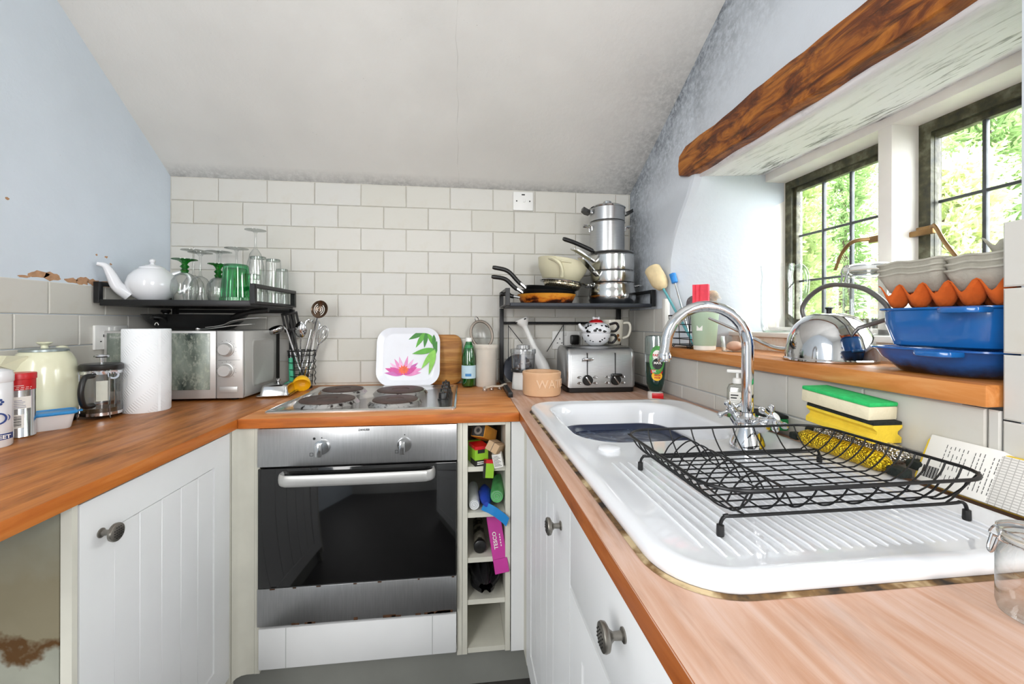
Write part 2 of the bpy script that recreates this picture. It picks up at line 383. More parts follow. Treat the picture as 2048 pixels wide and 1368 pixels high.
def casement(n, y0, y1, cols, rows):
    W = bpy.data.objects.new('window_%d' % n, None); COL.objects.link(W); W['kind'] = 'structure'
    zt, zb_ = 1.752, 1.185; f = nb()
    for (a, c, d, e) in ((y0, y0 - .03, zb_, zt), (y1 + .03, y1, zb_, zt), (y0 - .03, y1 + .03, zt - .03, zt), (y0 - .03, y1 + .03, zb_, zb_ + .03)): box(f, XG, XG + .035, min(a, c), max(a, c), d, e)
    part('iron_frame', f, M_IRON, W, smooth=False)
    f = nb(); i0, i1 = y0 - .031, y1 + .031; zi0, zi1 = zb_ + .031, zt - .031
    for (a, c, d, e) in ((i0, cols[0] + .004, zi0, zi1), (cols[-1] - .004, i1, zi0, zi1), (cols[0], cols[-1], rows[0], zi1), (cols[0], cols[-1], zi0, rows[-1])): box(f, XG + .012, XG + .03, min(a, c), max(a, c), min(d, e), max(d, e))
    part('opening_frame', f, M_IRON, W, smooth=False)
    for y in cols[1:-1]: b = nb(); box(b, XG + .016, XG + .028, y - .0045, y + .0045, rows[-1], rows[0], bev=.002); part('lead_bar', b, M_LEAD, W)
    for z in rows[1:-1]: b = nb(); box(b, XG + .017, XG + .027, cols[-1], cols[0], z - .004, z + .004, bev=.002); part('lead_bar', b, M_LEAD, W)
    for i in range(len(cols) - 1):
        for j in range(len(rows) - 1): b = nb(); box(b, XG + .021, XG + .023, cols[i + 1] + .002, cols[i] - .002, rows[j + 1] + .002, rows[j] - .002); part('pane', b, M_PANE, W, smooth=False)
    return W
W1 = casement(1, -.511, -.953, (-.557, -.665, -.772, -.879, -.915), (1.705, 1.534, 1.361, 1.215))
W2 = casement(2, -.992, -1.42, (-1.026, -1.127, -1.23, -1.333, -1.385), (1.705, 1.531, 1.358, 1.215))
b = nb(); box(b, XG - .02, XG + .0, -.915, -.865, 1.448, 1.468, bev=.003); tube(b, bez([(XG - .010, -.880, 1.460), (XG - .04, -.835, 1.458), (XG - .045, -.80, 1.425), (XG - .05, -.782, 1.375)]), [.006] * 20 + [.005] * 11, 8, flat=.6)
part('brass_catch', b, M_BRASS, W1)
b = nb(); box(b, XG - .02, XG, -1.045, -1.0, 1.445, 1.465, bev=.003); box(b, XG - .03, XG - .015, -1.05, -.985, 1.44, 1.455, bev=.003)
tube(b, bez([(XG - .022, -1.04, 1.458), (XG - .035, -1.06, 1.455), (XG - .04, -1.085, 1.41), (XG - .045, -1.115, 1.365)]), .006, 8, flat=.6); part('brass_catch', b, M_BRASS, W2)
# ------------------------------------------------------------------ garden outside
b = nb(); grid(b, lambda u, v: (2.62 + 14 * u, -9 + 18 * v, -.3 - .05 * u), 6, 6); struct('ground', b, mat('lawn', '#6f7566', .9, var=.3, vs=3))
def leaf_mat(name, a, c):
    t = NT(name).set(.6, 0, .3); t.col(t.ramp(t.noise(3.5, 3), [(.3, a), (.7, c)])); 
    tr = t.n('ShaderNodeBsdfTranslucent'); tr.inputs[0].default_value = (*lin(c), 1); mx = t.n('ShaderNodeMixShader'); mx.inputs[0].default_value = .35
    t.l(t.b.outputs[0], mx.inputs[1]); t.l(tr.outputs[0], mx.inputs[2]); t.l(mx.outputs[0], t.out.inputs[0]); return t.m
def conifer(x, y, h, r, seed, m, label, nspray=900):
    rg = random.Random(seed); t = thing('conifer', label, 'tree', (x, y, -.3), 0, 'conifers outside the window')
    b = nb(); tube(b, [(0, 0, -.03), (.02, .01, h * .5), (0, 0, h * .97)], [.07, .045, .01], 8); part('trunk', b, mat('bark', '#5b4a3a', .9, var=.3, vs=20, bump=.5, bs=40), t)
    vs, fs = [], []
    for i in range(nspray):
        z = h * (rg.random() ** .8); k = 1 - (z / h) ** 1.6; a = rg.uniform(0, 2 * PI); rr = r * (.25 + .75 * k) * rg.uniform(.35, 1.0)
        base = Vector((math.cos(a) * rr * .55, math.sin(a) * rr * .55, z)); d = Vector((math.cos(a + rg.uniform(-.5, .5)), math.sin(a + rg.uniform(-.5, .5)), rg.uniform(-.15, .75))).normalized()
        L = rg.uniform(.14, .30); side = d.cross(Vector((rg.uniform(-1, 1), rg.uniform(-1, 1), rg.uniform(-1, 1)))).normalized()
        for j in range(9):   # feathery fronds along a spray
            q = base + d * L * (j / 9); s_ = (-1) ** j; ll = L * .42 * (1 - j / 12) * rg.uniform(.7, 1.2)
            e = q + (d * .75 + side * s_ * .7 + Vector((0, 0, rg.uniform(-.25, .15)))).normalized() * ll; wv = d.cross(side) * .006 + d * .007
            n0 = len(vs); vs += [q - wv, q + wv, e + d * .004, (q + e) / 2 + side * s_ * .012 - d * .01]; fs += [(n0, n0 + 1, n0 + 2), (n0, n0 + 2, n0 + 3)]
    me = bpy.data.meshes.new('foliage'); me.from_pydata(vs, [], fs); me.materials.append(m); o = bpy.data.objects.new('foliage', me); COL.objects.link(o); o.parent = t; o['kind'] = 'stuff'
    return t
L1 = leaf_mat('cypress_leaf', '#8a9f5c', '#bccb8e'); L2 = leaf_mat('yew_leaf', '#71905a', '#a5bd80'); L3 = leaf_mat('pale_cypress_leaf', '#aabb78', '#dfe5b8')
conifer(3.95, 1.18, 3.1, .5, 1, L1, 'feathery green conifer seen through the left casement', 1900)
conifer(3.95, .02, 2.35, .5, 2, L3, 'low pale yellow-green conifer outside the right casement', 1500)
conifer(5.15, .62, 3.2, .5, 3, L2, 'green conifer further back between the two near ones', 1600)
conifer(5.15, 1.80, 3.4, .5, 4, L2, 'tall dark conifer furthest left outside the window', 1500)
conifer(5.15, -.55, 2.4, .5, 5, L1, 'green conifer below open sky at the right of the window', 1300)
# ------------------------------------------------------------------ fitted units
M_CAB = mat('white_foil_door', '#eceded', .42, var=.03, vs=4); M_CARC = mat('cream_carcass', '#d8d6c9', .5, var=.06, vs=9)
M_PLINTH = mat('grey_plinth', '#8b8c86', .6, var=.08, vs=6)
M_NICKEL = mat('brushed_nickel', '#8f8b84', .34, .9, var=.15, vs=60)
M_STEEL = mat('brushed_steel', '#b9babb', .3, .95, var=.06, vs=30, stretch=(1, 1, 12))
M_STEELH = mat('brushed_steel_panel', '#b2b3b4', .33, .92, var=.07, vs=20, stretch=(14, 1, 1))
M_CHROME = mat('chrome', '#d5d7da', .06, 1.0, var=.03, vs=8)
M_POLISH = mat('polished_steel', '#c9cacb', .14, 1.0, var=.05, vs=10)
M_BLACK = mat('black_plastic', '#141414', .35, var=.2, vs=20)
M_BLACKMETAL = mat('black_powder_coat', '#17181a', .4, .2, var=.15, vs=30)
M_WHITE = mat('white_plastic', '#ebebe8', .35, var=.03, vs=10)
M_CERAMIC = mat('white_glaze', '#e3e5e9', .09, 0, .015, 5, coat=.3)
M_WTL = wood('worktop_left_wood', '#8c4f1c', '#a8662a', '#bb7a3c', 'Y', .85, .42)
M_WTB = wood('worktop_back_wood', '#b5692b', '#cf8748', '#dba06a', 'X', .35, .42)
M_WTR = wood('worktop_right_wood', '#b98a6c', '#c9a48f', '#d3b8ab', 'Y', .3, .5)
M_WEDGE = wood('worktop_edge_wood', '#a9581c', '#bd6c2a', '#cf8340', 'Y', .4, .4)
def edge_faces(o, m, test):
    o.data.materials.append(m); i = len(o.data.materials) - 1
    for p in o.data.polygons:
        if test(p.normal): p.material_index = i
    return o
ZB = ZC - .03
b = nb(); box(b, 0, .614, -1.62, 0, ZB, ZC, bev=.002); o = part('worktop', b, M_WTL, ang=30); edge_faces(o, M_WEDGE, lambda n: abs(n.z) < .5)
tag(o, 'stained oak worktop along the blue left wall', 'worktop')
b = nb(); box(b, .6145, 1.4665, -.674, 0, ZB, ZC, bev=.002); o = part('worktop', b, M_WTB, ang=30); edge_faces(o, wood('worktop_front_wood', '#9d4f18', '#b96625', '#cb7d3c', 'X', .4, .4), lambda n: abs(n.z) < .5)
tag(o, 'orange wooden worktop above the oven holding the hob', 'worktop')
b = nb()
hx0, hx1, hy0, hy1 = 1.535, 2.015, -1.13, -.635     # cut-out for the sink bowl
V = {}
def vv(x, y, z): 
    k = (x, y, z)
    if k not in V: V[k] = b.verts.new(k)
    return V[k]
xs, ys = (1.467, hx0, hx1, XR), (-2.35, hy0, hy1, 0)
for i in range(3):
    for j in range(3):
        if i == 1 and j == 1: continue
        for z in (ZB, ZC): b.faces.new([vv(xs[i], ys[j], z), vv(xs[i + 1], ys[j], z), vv(xs[i + 1], ys[j + 1], z), vv(xs[i], ys[j + 1], z)])
for i in range(3):
    for j in (0, 3): b.faces.new([vv(xs[i], ys[j], ZB), vv(xs[i + 1], ys[j], ZB), vv(xs[i + 1], ys[j], ZC), vv(xs[i], ys[j], ZC)])
    for j in (0, 3): b.faces.new([vv(xs[j], ys[i], ZB), vv(xs[j], ys[i + 1], ZB), vv(xs[j], ys[i + 1], ZC), vv(xs[j], ys[i], ZC)])
for j in (1, 2):
    b.faces.new([vv(hx0, ys[j], ZB), vv(hx1, ys[j], ZB), vv(hx1, ys[j], ZC), vv(hx0, ys[j], ZC)]); b.faces.new([vv(xs[j], hy0, ZB), vv(xs[j], hy1, ZB), vv(xs[j], hy1, ZC), vv(xs[j], hy0, ZC)])
bmesh.ops.bevel(b, geom=[e for e in b.edges if all(abs(v.co.x - 1.467) < 1e-4 for v in e.verts) and abs(e.verts[0].co.z - e.verts[1].co.z) < 1e-4], offset=.003, segments=2, affect='EDGES')
o = part('worktop', b, M_WTR, ang=30); edge_faces(o, wood('worktop_sink_edge_wood', '#8a4417', '#a65a24', '#b96d33', 'Y', .5, .4), lambda n: abs(n.z) < .5)
tag(o, 'pale worn wooden worktop around the white sink below the window', 'worktop')

def knob(parent, M):
    b = nb(); lathe(b, [(0, 0), (.009, 0), (.009, .002), (.0055, .004), (.005, .014), (.008, .018), (.0165, .0225), (.0175, .027), (.0165, .0295), (.012, .031), (0, .0315)], 24, M)
    k = part('knob', b, M_NICKEL, parent)
    b = nb()
    for i in range(-2, 3):
        for j in range(-2, 3):
            if i * i + j * j < 6: ball(b, .0013, M @ T(i * .0048, j * .0048, .031), n=6)
    part('knob_dimple', b, M_BLACK, k); return k
def door(parent, w_, h_, M, name='door', planks=5, frame=.075, m=None):
    """tongue-and-groove door in local x (width), y (height), front towards +z, 18 mm thick"""
    b = nb(); prism(b, [(0, 0), (w_, 0), (w_, h_), (0, h_)], 0, .012, M)
    for (x0, x1, y0, y1) in ((0, frame, 0, h_), (w_ - frame, w_, 0, h_), (frame, w_ - frame, 0, frame), (frame, w_ - frame, h_ - frame, h_)): box(b, x0, x1, y0, y1, .012, .018, M)
    d = part(name, b, M_CAB, parent, smooth=False); pw = (w_ - 2 * frame - .006) / planks
    for i in range(planks):
        b = nb(); box(b, frame + .003 + i * pw + .0007, frame + .003 + (i + 1) * pw - .0007, frame + .003, h_ - frame - .003, .012, .0155, M, bev=.0008, seg=1); part('plank', b, M_CAB, d)
    return d
def raw_side():
    t = NT('stained_raw_panel').set(.7, 0, .2); x, y, z = t.xyz(); base = t.ramp(t.noise(6, 4), [(.3, '#8d8f82'), (.7, '#a3a496')])
    e = t.math('SUBTRACT', t.math('ADD', z, t.math('MULTIPLY', t.noise(14, 4), .16)), .72); s_ = t.math('MULTIPLY', t.maprange(e, -.015, .0), t.maprange(e, .25, .1))
    rim = t.math('MULTIPLY', t.maprange(e, -.02, -.004), t.maprange(e, .02, .004)); c = t.mix(t.math('MULTIPLY', s_, .6), base, '#7b6a45'); t.col(t.mix(rim, c, '#5a3f22')); return t.m
# --- left base unit
U = thing('base_cabinet', 'white tongue-and-groove base cabinet under the left worktop', 'cabinet', (0, 0, 0))
b = nb(); box(b, .02, .58, -1.187, -1.172, .0, ZB - .0005); part('side_panel', b, raw_side(), U, smooth=False, label='unpainted stained side panel facing the gap')
b = nb(); box(b, .02, .575, -1.171, -.70, .13, .15); box(b, .02, .035, -1.171, -.70, .151, ZB - .001); box(b, .02, .58, -.715, -.70, .0, ZB - .001); part('carcass', b, M_CARC, U, smooth=False)
b = nb(); box(b, .582, .600, -1.187, -1.176, .10, ZB - .002); part('edge_strip', b, M_CARC, U, smooth=False)
D = door(U, .485, .722, T(.582, -1.172, .15) @ Matrix(((0, 0, 1, 0), (1, 0, 0, 0), (0, 1, 0, 0), (0, 0, 0, 1))))
knob(D, T(.600, -1.128, .800) @ RY(90))
# --- corner posts and the oven housing
U = thing('oven_housing', 'cream oven housing with corner posts beside the left cabinet', 'cabinet', (0, 0, 0))
b = nb(); box(b, .585, .602, -.684, -.668, .10, ZB - .0005); part('corner_strip', b, M_CARC, U, smooth=False)
b = nb(); prism(b, [(.604, -.684), (.610, -.668), (.620, -.660), (.634, -.657), (.655, -.657), (.655, -.64), (.604, -.64)], .13, ZB - .0005); part('corner_post', b, M_CARC, U)
b = nb(); box(b, .656, .671, -.658, -.06, .13, ZB - .0005); part('side_panel', b, M_CARC, U, smooth=False)
b = nb(); box(b, 1.2675, 1.283, -.658, -.06, .13, ZB - .0005); part('side_panel', b, M_CARC, U, smooth=False)
b = nb(); box(b, .672, 1.267, -.63, -.06, .13, .148); part('bottom_panel', b, M_CARC, U, smooth=False)
D = nb(); box(D, .6725, 1.2655, -.672, -.652, .149, .273, bev=.003); D = part('drawer_front', D, M_CAB, U)
b = nb()
for x in (.752, 1.190): box(b, x - .001, x + .001, -.6726, -.6715, .15, .272)
part('groove', b, mat('groove_shadow_line', '#b9bbb9', .6), D, smooth=False)
# --- oven
U = thing('oven', 'built-in stainless steel electric oven with black glass door', 'oven', (.672, -.66, .28))
b = nb(); box(b, .012, .583, .004, .52, .005, .592); part('body', b, M_BLACK, U, smooth=False)
b = nb(); box(b, 0, .594, -.018, .004, .484, .599, bev=.002); CP = part('control_panel', b, M_STEELH, U)
for x in (.186, .432):
    b = nb(); lathe(b, [(0, 0), (.0225, 0), (.0225, .003), (.021, .010), (0, .011)], 32, T(x, -.018, .540) @ RX(90)); K = part('oven_knob', b, M_POLISH, CP)
    b = nb(); box(b, -.0085 - .006, .0085 - .006, -.026, .012, .009, .021, T(x, -.018, .540) @ RX(90), bev=.002); part('grip', b, M_POLISH, K)
b = nb(); 
for x, z, r in ((.163, .566, .004), (.185, .568, .0018), (.432, .570, .0018)): lathe(b, [(0, 0), (r, 0), (r, .0006), (0, .0006)], 12, T(x, -.018, z) @ RX(90))
for x, z in ((.155, .518), (.408, .518)):
    for q in ((-.005, .005, -.005, -.004), (-.005, .005, .004, .005), (-.005, -.004, -.005, .005), (.004, .005, -.005, .005)): box(b, x + q[0], x + q[1], -.0186, -.018, z + q[2], z + q[3])
part('panel_mark', b, M_BLACK, CP, smooth=False)
text('maker_name', 'ZANUSSI', .0085, M_BLACK, CP, T(.309, -.0182, .589) @ FACE, bold=.0003)
M_OVG = mat('black_oven_glass', '#0b0b0c', .06, 0, .1, 5, coat=.4)
b = nb(); box(b, .001, .593, -.016, .003, .118, .478, bev=.002); OD = part('oven_door', b, M_OVG, U)
b = nb(); box(b, 0, .594, -.018, .003, .004, .1175, bev=.0015); part('lower_panel', b, M_STEELH, OD)
b = nb()
rg = random.Random(4)
for i in range(14): x = rg.uniform(.01, .58); box(b, x, x + rg.uniform(.008, .05), -.0187, -.0178, .004, .0075 + rg.uniform(0, .005))
for i in range(7): x = rg.uniform(.01, .58); box(b, x, x + rg.uniform(.005, .02), -.0187, -.0178, .114, .1175)
part('rust', b, mat('rust', '#4a2f1a', .9, var=.4, vs=60), OD, smooth=False)
b = nb(); tube(b, bez([(.072, -.014, .452), (.071, -.034, .452), (.085, -.050, .452), (.12, -.056, .452), (.297, -.058, .452), (.474, -.056, .452), (.508, -.050, .452), (.522, -.034, .452), (.521, -.014, .452)], 8), .018, 12, flat=.28)
bmesh.ops.scale(b, vec=(1, 1, .95), verts=b.verts, space=T(0, 0, -.452)); part('handle', b, mat('silver_handle', '#c3c3c1', .38, .6, var=.05), OD)
# --- open shelf column
U = thing('open_shelf_unit', 'narrow open shelf column with five compartments right of the oven', 'shelf', (1.284, -.658, 0))
for x in (0, .139): b = nb(); box(b, x, x + .016, 0, .50, .13, ZB - .0005); part('side_panel', b, M_CARC, U, smooth=False)
SHZ = (.146, .302, .438, .584, .733)
for i, z in enumerate(SHZ): b = nb(); box(b, .0165, .1385, .004, .50, z - .016, z); part('shelf_board', b, M_CARC, U, smooth=False)
b = nb(); box(b, .0165, .1385, .49, .5, .147, ZB - .001); part('back_panel', b, M_CARC, U, smooth=False)
b = nb(); box(b, .0165, .1385, .0, .02, ZB - .012, ZB - .0005); part('top_rail', b, M_CARC, U, smooth=False)
# --- right run
U = thing('sink_cabinet', 'white tongue-and-groove cupboard below the sink bowl', 'cabinet', (0, 0, 0))
b = nb(); box(b, 1.442, 1.50, -.662, -.645, .13, ZB - .0005); part('corner_filler', b, M_CAB, U, smooth=False)
b = nb(); box(b, 1.50, 2.10, -1.2465, -1.232, .13, ZB - .0005); box(b, 1.502, 2.10, -1.231, -.67, .13, .146); box(b, 1.484, 1.502, -.725, -.663, .13, ZB - .0005); part('carcass', b, M_CARC, U, smooth=False)
MR = Matrix(((0, 0, -1, 0), (-1, 0, 0, 0), (0, 1, 0, 0), (0, 0, 0, 1)))
D = door(U, .517, .728, T(1.5, -.728, .148) @ MR, planks=5); knob(D, T(1.482, -1.178, .788) @ RY(-90))
U = thing('drawer_cabinet', 'white cabinet with a drawer nearest the camera below the draining board', 'cabinet', (0, 0, 0))
b = nb(); box(b, 1.502, 2.10, -1.86, -1.256, .13, .146); box(b, 1.50, 2.10, -1.875, -1.861, .13, ZB - .0005); part('carcass', b, M_CARC, U, smooth=False)
b = nb(); box(b, 1.482, 1.50, -1.86, -1.2495, .712, .876, bev=.003); D = part('drawer_front', b, M_CAB, U); knob(D, T(1.482, -1.508, .812) @ RY(-90))
D = door(U, .6115, .558, T(1.5, -1.2495, .148) @ MR, planks=6)
# --- plinths
b = nb(); box(b, .56, 1.52, -.62, -.60, 0, .1295); struct('baseboard_back', b, M_PLINTH, smooth=False)
b = nb(); box(b, .54, .559, -1.17, -.60, 0, .1295); struct('baseboard_left', b, M_PLINTH, smooth=False)
b = nb(); box(b, 1.525, 1.545, -1.9, -.60, 0, .1295); struct('baseboard_right', b, M_PLINTH, smooth=False)
# ------------------------------------------------------------------ left worktop
def facecam(x, y): return math.degrees(math.atan2(1.28 - x, -(-2.005 - y)))
GLASS = glassy('clear_glass', (.985, .99, .985), .02, .45, .09)
GREENG = glassy('green_glass', (.30, .80, .50), .03, .4, .10)
GREENS = glassy('green_stem_glass', (.10, .50, .14), .03, .4, .12)
M_RED = mat('red_plastic', '#c5141c', .35, var=.06); M_BLUE2 = mat('blue_lid_plastic', '#1f86c8', .4, var=.05)
M_INK = mat('blue_print', '#27407f', .5, var=.1); M_PAPER = mat('white_label', '#eceae4', .6, var=.03)
def arc_label(b, r, z0, z1, a0, a1, n=10, M=None):
    grid(b, lambda u, v: (r * math.sin(a0 + (a1 - a0) * u), -r * math.cos(a0 + (a1 - a0) * u), z0 + (z1 - z0) * v), n, 1, M)
def lines_on(parent, name, m, rows, r, a0, a1, z0, dz, h, seed=1, M=None):
    """several printed lines, as one small-print part"""
    rg = random.Random(seed); b = nb()
    for i in range(rows): arc_label(b, r, z0 - i * dz, z0 - i * dz + h, a0, a0 + (a1 - a0) * rg.uniform(.6, 1), 6, M)
    return part(name, b, m, parent, kind='stuff')
# canister
x, y = .196, -.905; U = thing('storage_canister', 'white enamel canister with blue print at the left edge of the picture', 'canister', (x, y, ZC), facecam(x, y))
b = nb(); lathe(b, [(0, 0), (.032, 0), (.035, .004), (.035, .15), (.033, .153), (0, .153)], 40); part('body', b, M_CERAMIC, U)
b = nb(); lathe(b, [(.0355, .150), (.0365, .152), (.0365, .166), (.033, .176), (.02, .181), (.006, .182), (.006, .187), (.009, .190), (0, .192)], 40); part('lid', b, M_CERAMIC, U)
b = nb(); arc_label(b, .0354, .018, .032, -.9, 1.25); BD = part('printed_band', b, M_INK, U)
text('band_lettering', 'SWEET', .012, M_PAPER, BD, T(0, -.0356, .025) @ FACE @ T(.012, 0, 0), wrap=.0356, bold=.0002)
b = nb(); lathe(b, [(.010, 0), (.0135, 0), (.0135, .0006), (.010, .0006)], 24, T(.012, -.0337, .068) @ RZ(20) @ RX(90)); part('cup_motif', b, M_INK, U)
b = nb(); tube(b, [(.012 + .006 * math.cos(a), 0, .068 + .007 * math.sin(a)) for a in [k * PI / 6 - PI / 2 for k in range(7)]], .0012, 6, M=T(.0135, -.031, 0) @ RZ(35)); part('cup_motif', b, M_INK, U)
for k in range(6):
    b = nb(); lathe(b, [(0, 0), (.0028, 0), (.0028, .0006), (0, .0006)], 10, T(.012 + .0055 * math.cos(k * PI / 3), -.0335, .106 + .0055 * math.sin(k * PI / 3)) @ RZ(20) @ RX(90)); part('flower_motif', b, M_INK, U)
# silver can with red lid
x, y = .172, -.815; U = thing('drinks_can', 'tall silver tin with a red plastic lid beside the canister', 'can', (x, y, ZC), facecam(x, y))
b = nb(); lathe(b, [(0, .002), (.027, 0), (.0285, .002), (.0285, .004), (.0275, .006), (.0275, .148), (0, .148)], 36); part('body', b, M_POLISH, U)
b = nb(); lathe(b, [(.028, .146), (.0295, .147), (.0295, .160), (.0285, .162), (0, .162)], 36); part('lid', b, M_RED, U)
b = nb(); arc_label(b, .0278, .120, .146, -1.57, 1.57, 20); RB = part('red_band', b, M_RED, U); lines_on(RB, 'fine_print', M_PAPER, 3, .0280, -1.0, .9, .131, .0045, .0012)
b = nb(); arc_label(b, .0278, .074, .104, -1.1, .75); LB = part('paper_label', b, M_PAPER, U); lines_on(LB, 'fine_print', M_INK, 5, .0280, -.9, .6, .094, .0042, .001, 3)
b = nb(); arc_label(b, .0278, .026, .060, -.8, .25); BC = part('barcode_label', b, M_PAPER, U)
b = nb()
for i in range(11): arc_label(b, .0280, .030 + i * .0024, .030 + i * .0024 + (.0008 + .0007 * (i * 7 % 3 > 0)), -.65, .1)
part('barcode', b, M_BLACK, BC, kind='stuff')
# tub with blue lid
U = thing('plastic_tub', 'small clear plastic tub with a bright blue lid in front of the cream kettle', 'tub', (.168, -.742, ZC), 44)
M_TUB = mat('frosted_plastic', '#dcd9d8', .45, var=.03)
b = nb(); loft(b, [[(*p, z) for p in rrect(-a, a, -c, c, .012)] for a, c, z in ((.043, .024, 0), (.045, .026, .003), (.052, .032, .042))]); part('body', b, M_TUB, U)
b = nb(); loft(b, [[(*p, z) for p in rrect(-a, a, -c, c, .014)] for a, c, z in ((.057, .036, .040), (.058, .037, .043), (.056, .035, .048), (.051, .031, .0485), (.050, .030, .046))]); LID = part('lid', b, M_BLUE2, U)
b = nb(); box(b, .054, .068, -.012, .012, .041, .044, bev=.001); part('lid_tab', b, M_BLUE2, LID)
# cream electric kettle
M_CREAM = mat('cream_enamel', '#dcdcc0', .18, 0, .02, 6, coat=.3)
x, y = .080, -.648; U = thing('electric_kettle', 'cream electric kettle with black handle against the left wall', 'kettle', (x, y, ZC), facecam(x, y) + 42); U.scale = (.86, .86, 1.0)
b = nb(); lathe(b, [(0, 0), (.078, 0), (.080, .004), (.080, .016), (.078, .018), (0, .018)], 40); part('power_base', b, M_BLACK, U)
b = nb(); lathe(b, [(0, .020), (.078, .019), (.083, .024), (.0855, .05), (.085, .10), (.082, .145), (.075, .178), (.064, .198), (.055, .206), (.0, .206)], 48); BODY = part('body', b, M_CREAM, U)
b = nb(); lathe(b, [(.0555, .204), (.059, .206), (.058, .211), (.05, .2135), (0, .2145)], 40); LID = part('lid', b, mat('grey_lid_rim', '#8d9797', .3, .5), U)
b = nb(); lathe(b, [(.009, .213), (.009, .222), (.019, .229), (.0195, .232), (.014, .233), (0, .232)], 28); part('lid_knob', b, M_CREAM, LID)
b = nb(); loft(b, [[(-.048, -.045, .150), (-.062, -.030, .150), (-.070, -.020, .196), (-.035, -.062, .196)], [(-.092, -.066, .172), (-.097, -.060, .172), (-.103, -.046, .200), (-.078, -.080, .200)]], RZ(-42)); part('spout', b, M_CREAM, BODY)
b = nb(); tube(b, bez([(.060, .02, .196), (.088, .03, .205), (.106, .035, .185), (.112, .038, .13), (.104, .036, .085), (.084, .03, .068)], 8), .0085, 10, flat=1.3); HD = part('handle', b, M_BLACK, U)
b = nb(); tube(b, bez([(.088, .022, .190), (.1, .026, .15), (.098, .026, .1), (.086, .023, .08)], 6), .004, 8); part('chrome_trim', b, M_CHROME, HD)
b = nb(); ball(b, .014, T(.080, .028, .211), 1.5, .9, .5, 14); part('thumb_rest', b, M_CREAM, HD)
# french press
x, y = .190, -.598; U = thing('french_press', 'glass coffee press with chrome frame next to the paper towel', 'coffee press', (x, y, ZC), facecam(x, y))
b = nb(); lathe(b, [(0, .008), (.042, .008), (.046, .012), (.046, .150)], 36); part('beaker', b, GLASS, U, solidify=0)
b = nb(); lathe(b, [(0, .009), (.043, .010), (.0445, .016), (.0445, .032), (0, .032)], 36); part('coffee_dregs', b, mat('coffee', '#3a3021', .25, var=.2), U)
b = nb(); lathe(b, [(0, .146), (.049, .146), (.050, .148), (.050, .160), (.046, .164), (.012, .166), (0, .166)], 36); part('lid', b, M_BLACK, U)
b = nb(); tube(b, [(0, 0, .164), (0, 0, .183)], .0045, 10); PL = part('plunger_rod', b, M_CHROME, U)
b = nb(); tube(b, [(.0145 * math.cos(a), .0145 * math.sin(a), .186) for a in [2 * PI * k / 24 for k in range(24)]], .0038, 8, closed=True); part('plunger_ring', b, M_CHROME, PL)
b = nb(); lathe(b, [(0, .183), (.012, .183), (.012, .188), (0, .189)], 20); part('plunger_cap', b, M_BLACK, PL)
for z in (.011, .134): b = nb(); lathe(b, [(.0465, z), (.0478, z), (.0478, z + .009), (.0465, z + .009)], 36); part('frame_band', b, M_CHROME, U)
for a in (-10, 110, 230):
    b = nb(); tube(b, [(.049, 0, .14), (.049, 0, .02), (.051, 0, .008), (.056, 0, .0018)], .0048, 8, M=RZ(a - 60), flat=.35); part('strap', b, M_CHROME, U)
b = nb(); lathe(b, [(.008, 0), (.013, 0), (.013, .003), (.008, .003)], 24, T(.026, -.045, .132) @ RX(90)); part('clasp_ring', b, M_CHROME, U)
b = nb(); tube(b, bez([(-.018, -.047, .132), (-.035, -.070, .128), (-.042, -.080, .09), (-.036, -.072, .05), (-.018, -.047, .044)], 8), .0075, 10); part('handle', b, M_BLACK, U)
b = nb(); arc_label(b, .0464, .055, .115, -.25, .3); part('measure_scale', b, mat('frost_print', '#c9cbbf', .6), U)
# paper towel
def towel():
    t = NT('embossed_paper').set(.85, 0, .1); t.col('#e9edf0'); x, y, z = t.xyz()
    ang = t.math('ARCTAN2', y, x); u = t.math('MULTIPLY', ang, .063)
    d1 = t.math('SINE', t.math('MULTIPLY', t.math('ADD', u, z), 620)); d2 = t.math('SINE', t.math('MULTIPLY', t.math('SUBTRACT', u, z), 95)); t.bump(t.math('ADD', t.math('MULTIPLY', t.math('MULTIPLY', d1, t.math('GREATER_THAN', d2, 0)), .6), t.noise(35, 2)), .3, .0022); return t.m
U = thing('paper_towel_roll', 'white embossed paper towel roll standing in front of the microwave', 'paper towel', (.250, -.502, ZC))
b = nb(); lathe(b, [(.021, .001), (.0605, 0), (.063, .003), (.0635, .10), (.063, .2655), (.061, .268), (.021, .2675)], 64); part('paper', b, towel(), U)
b = nb(); lathe(b, [(.018, .002), (.021, .002), (.021, .267), (.018, .267), (.018, .002)], 32); part('cardboard_core', b, mat('cardboard', '#a98c68', .85, var=.1), U)
b = nb(); tube(b, [(.064 * math.cos(a), .064 * math.sin(a), .134) for a in (math.radians(-32), math.radians(-31))], .0008, 4); grid(b, lambda u, v: (.0637 * math.cos(math.radians(-30 + u * 8)), .0637 * math.sin(math.radians(-30 + u * 8)) - .002 * u, .002 + .264 * v), 3, 1); part('loose_sheet', b, mat('paper', '#e9edf0', .85), U)
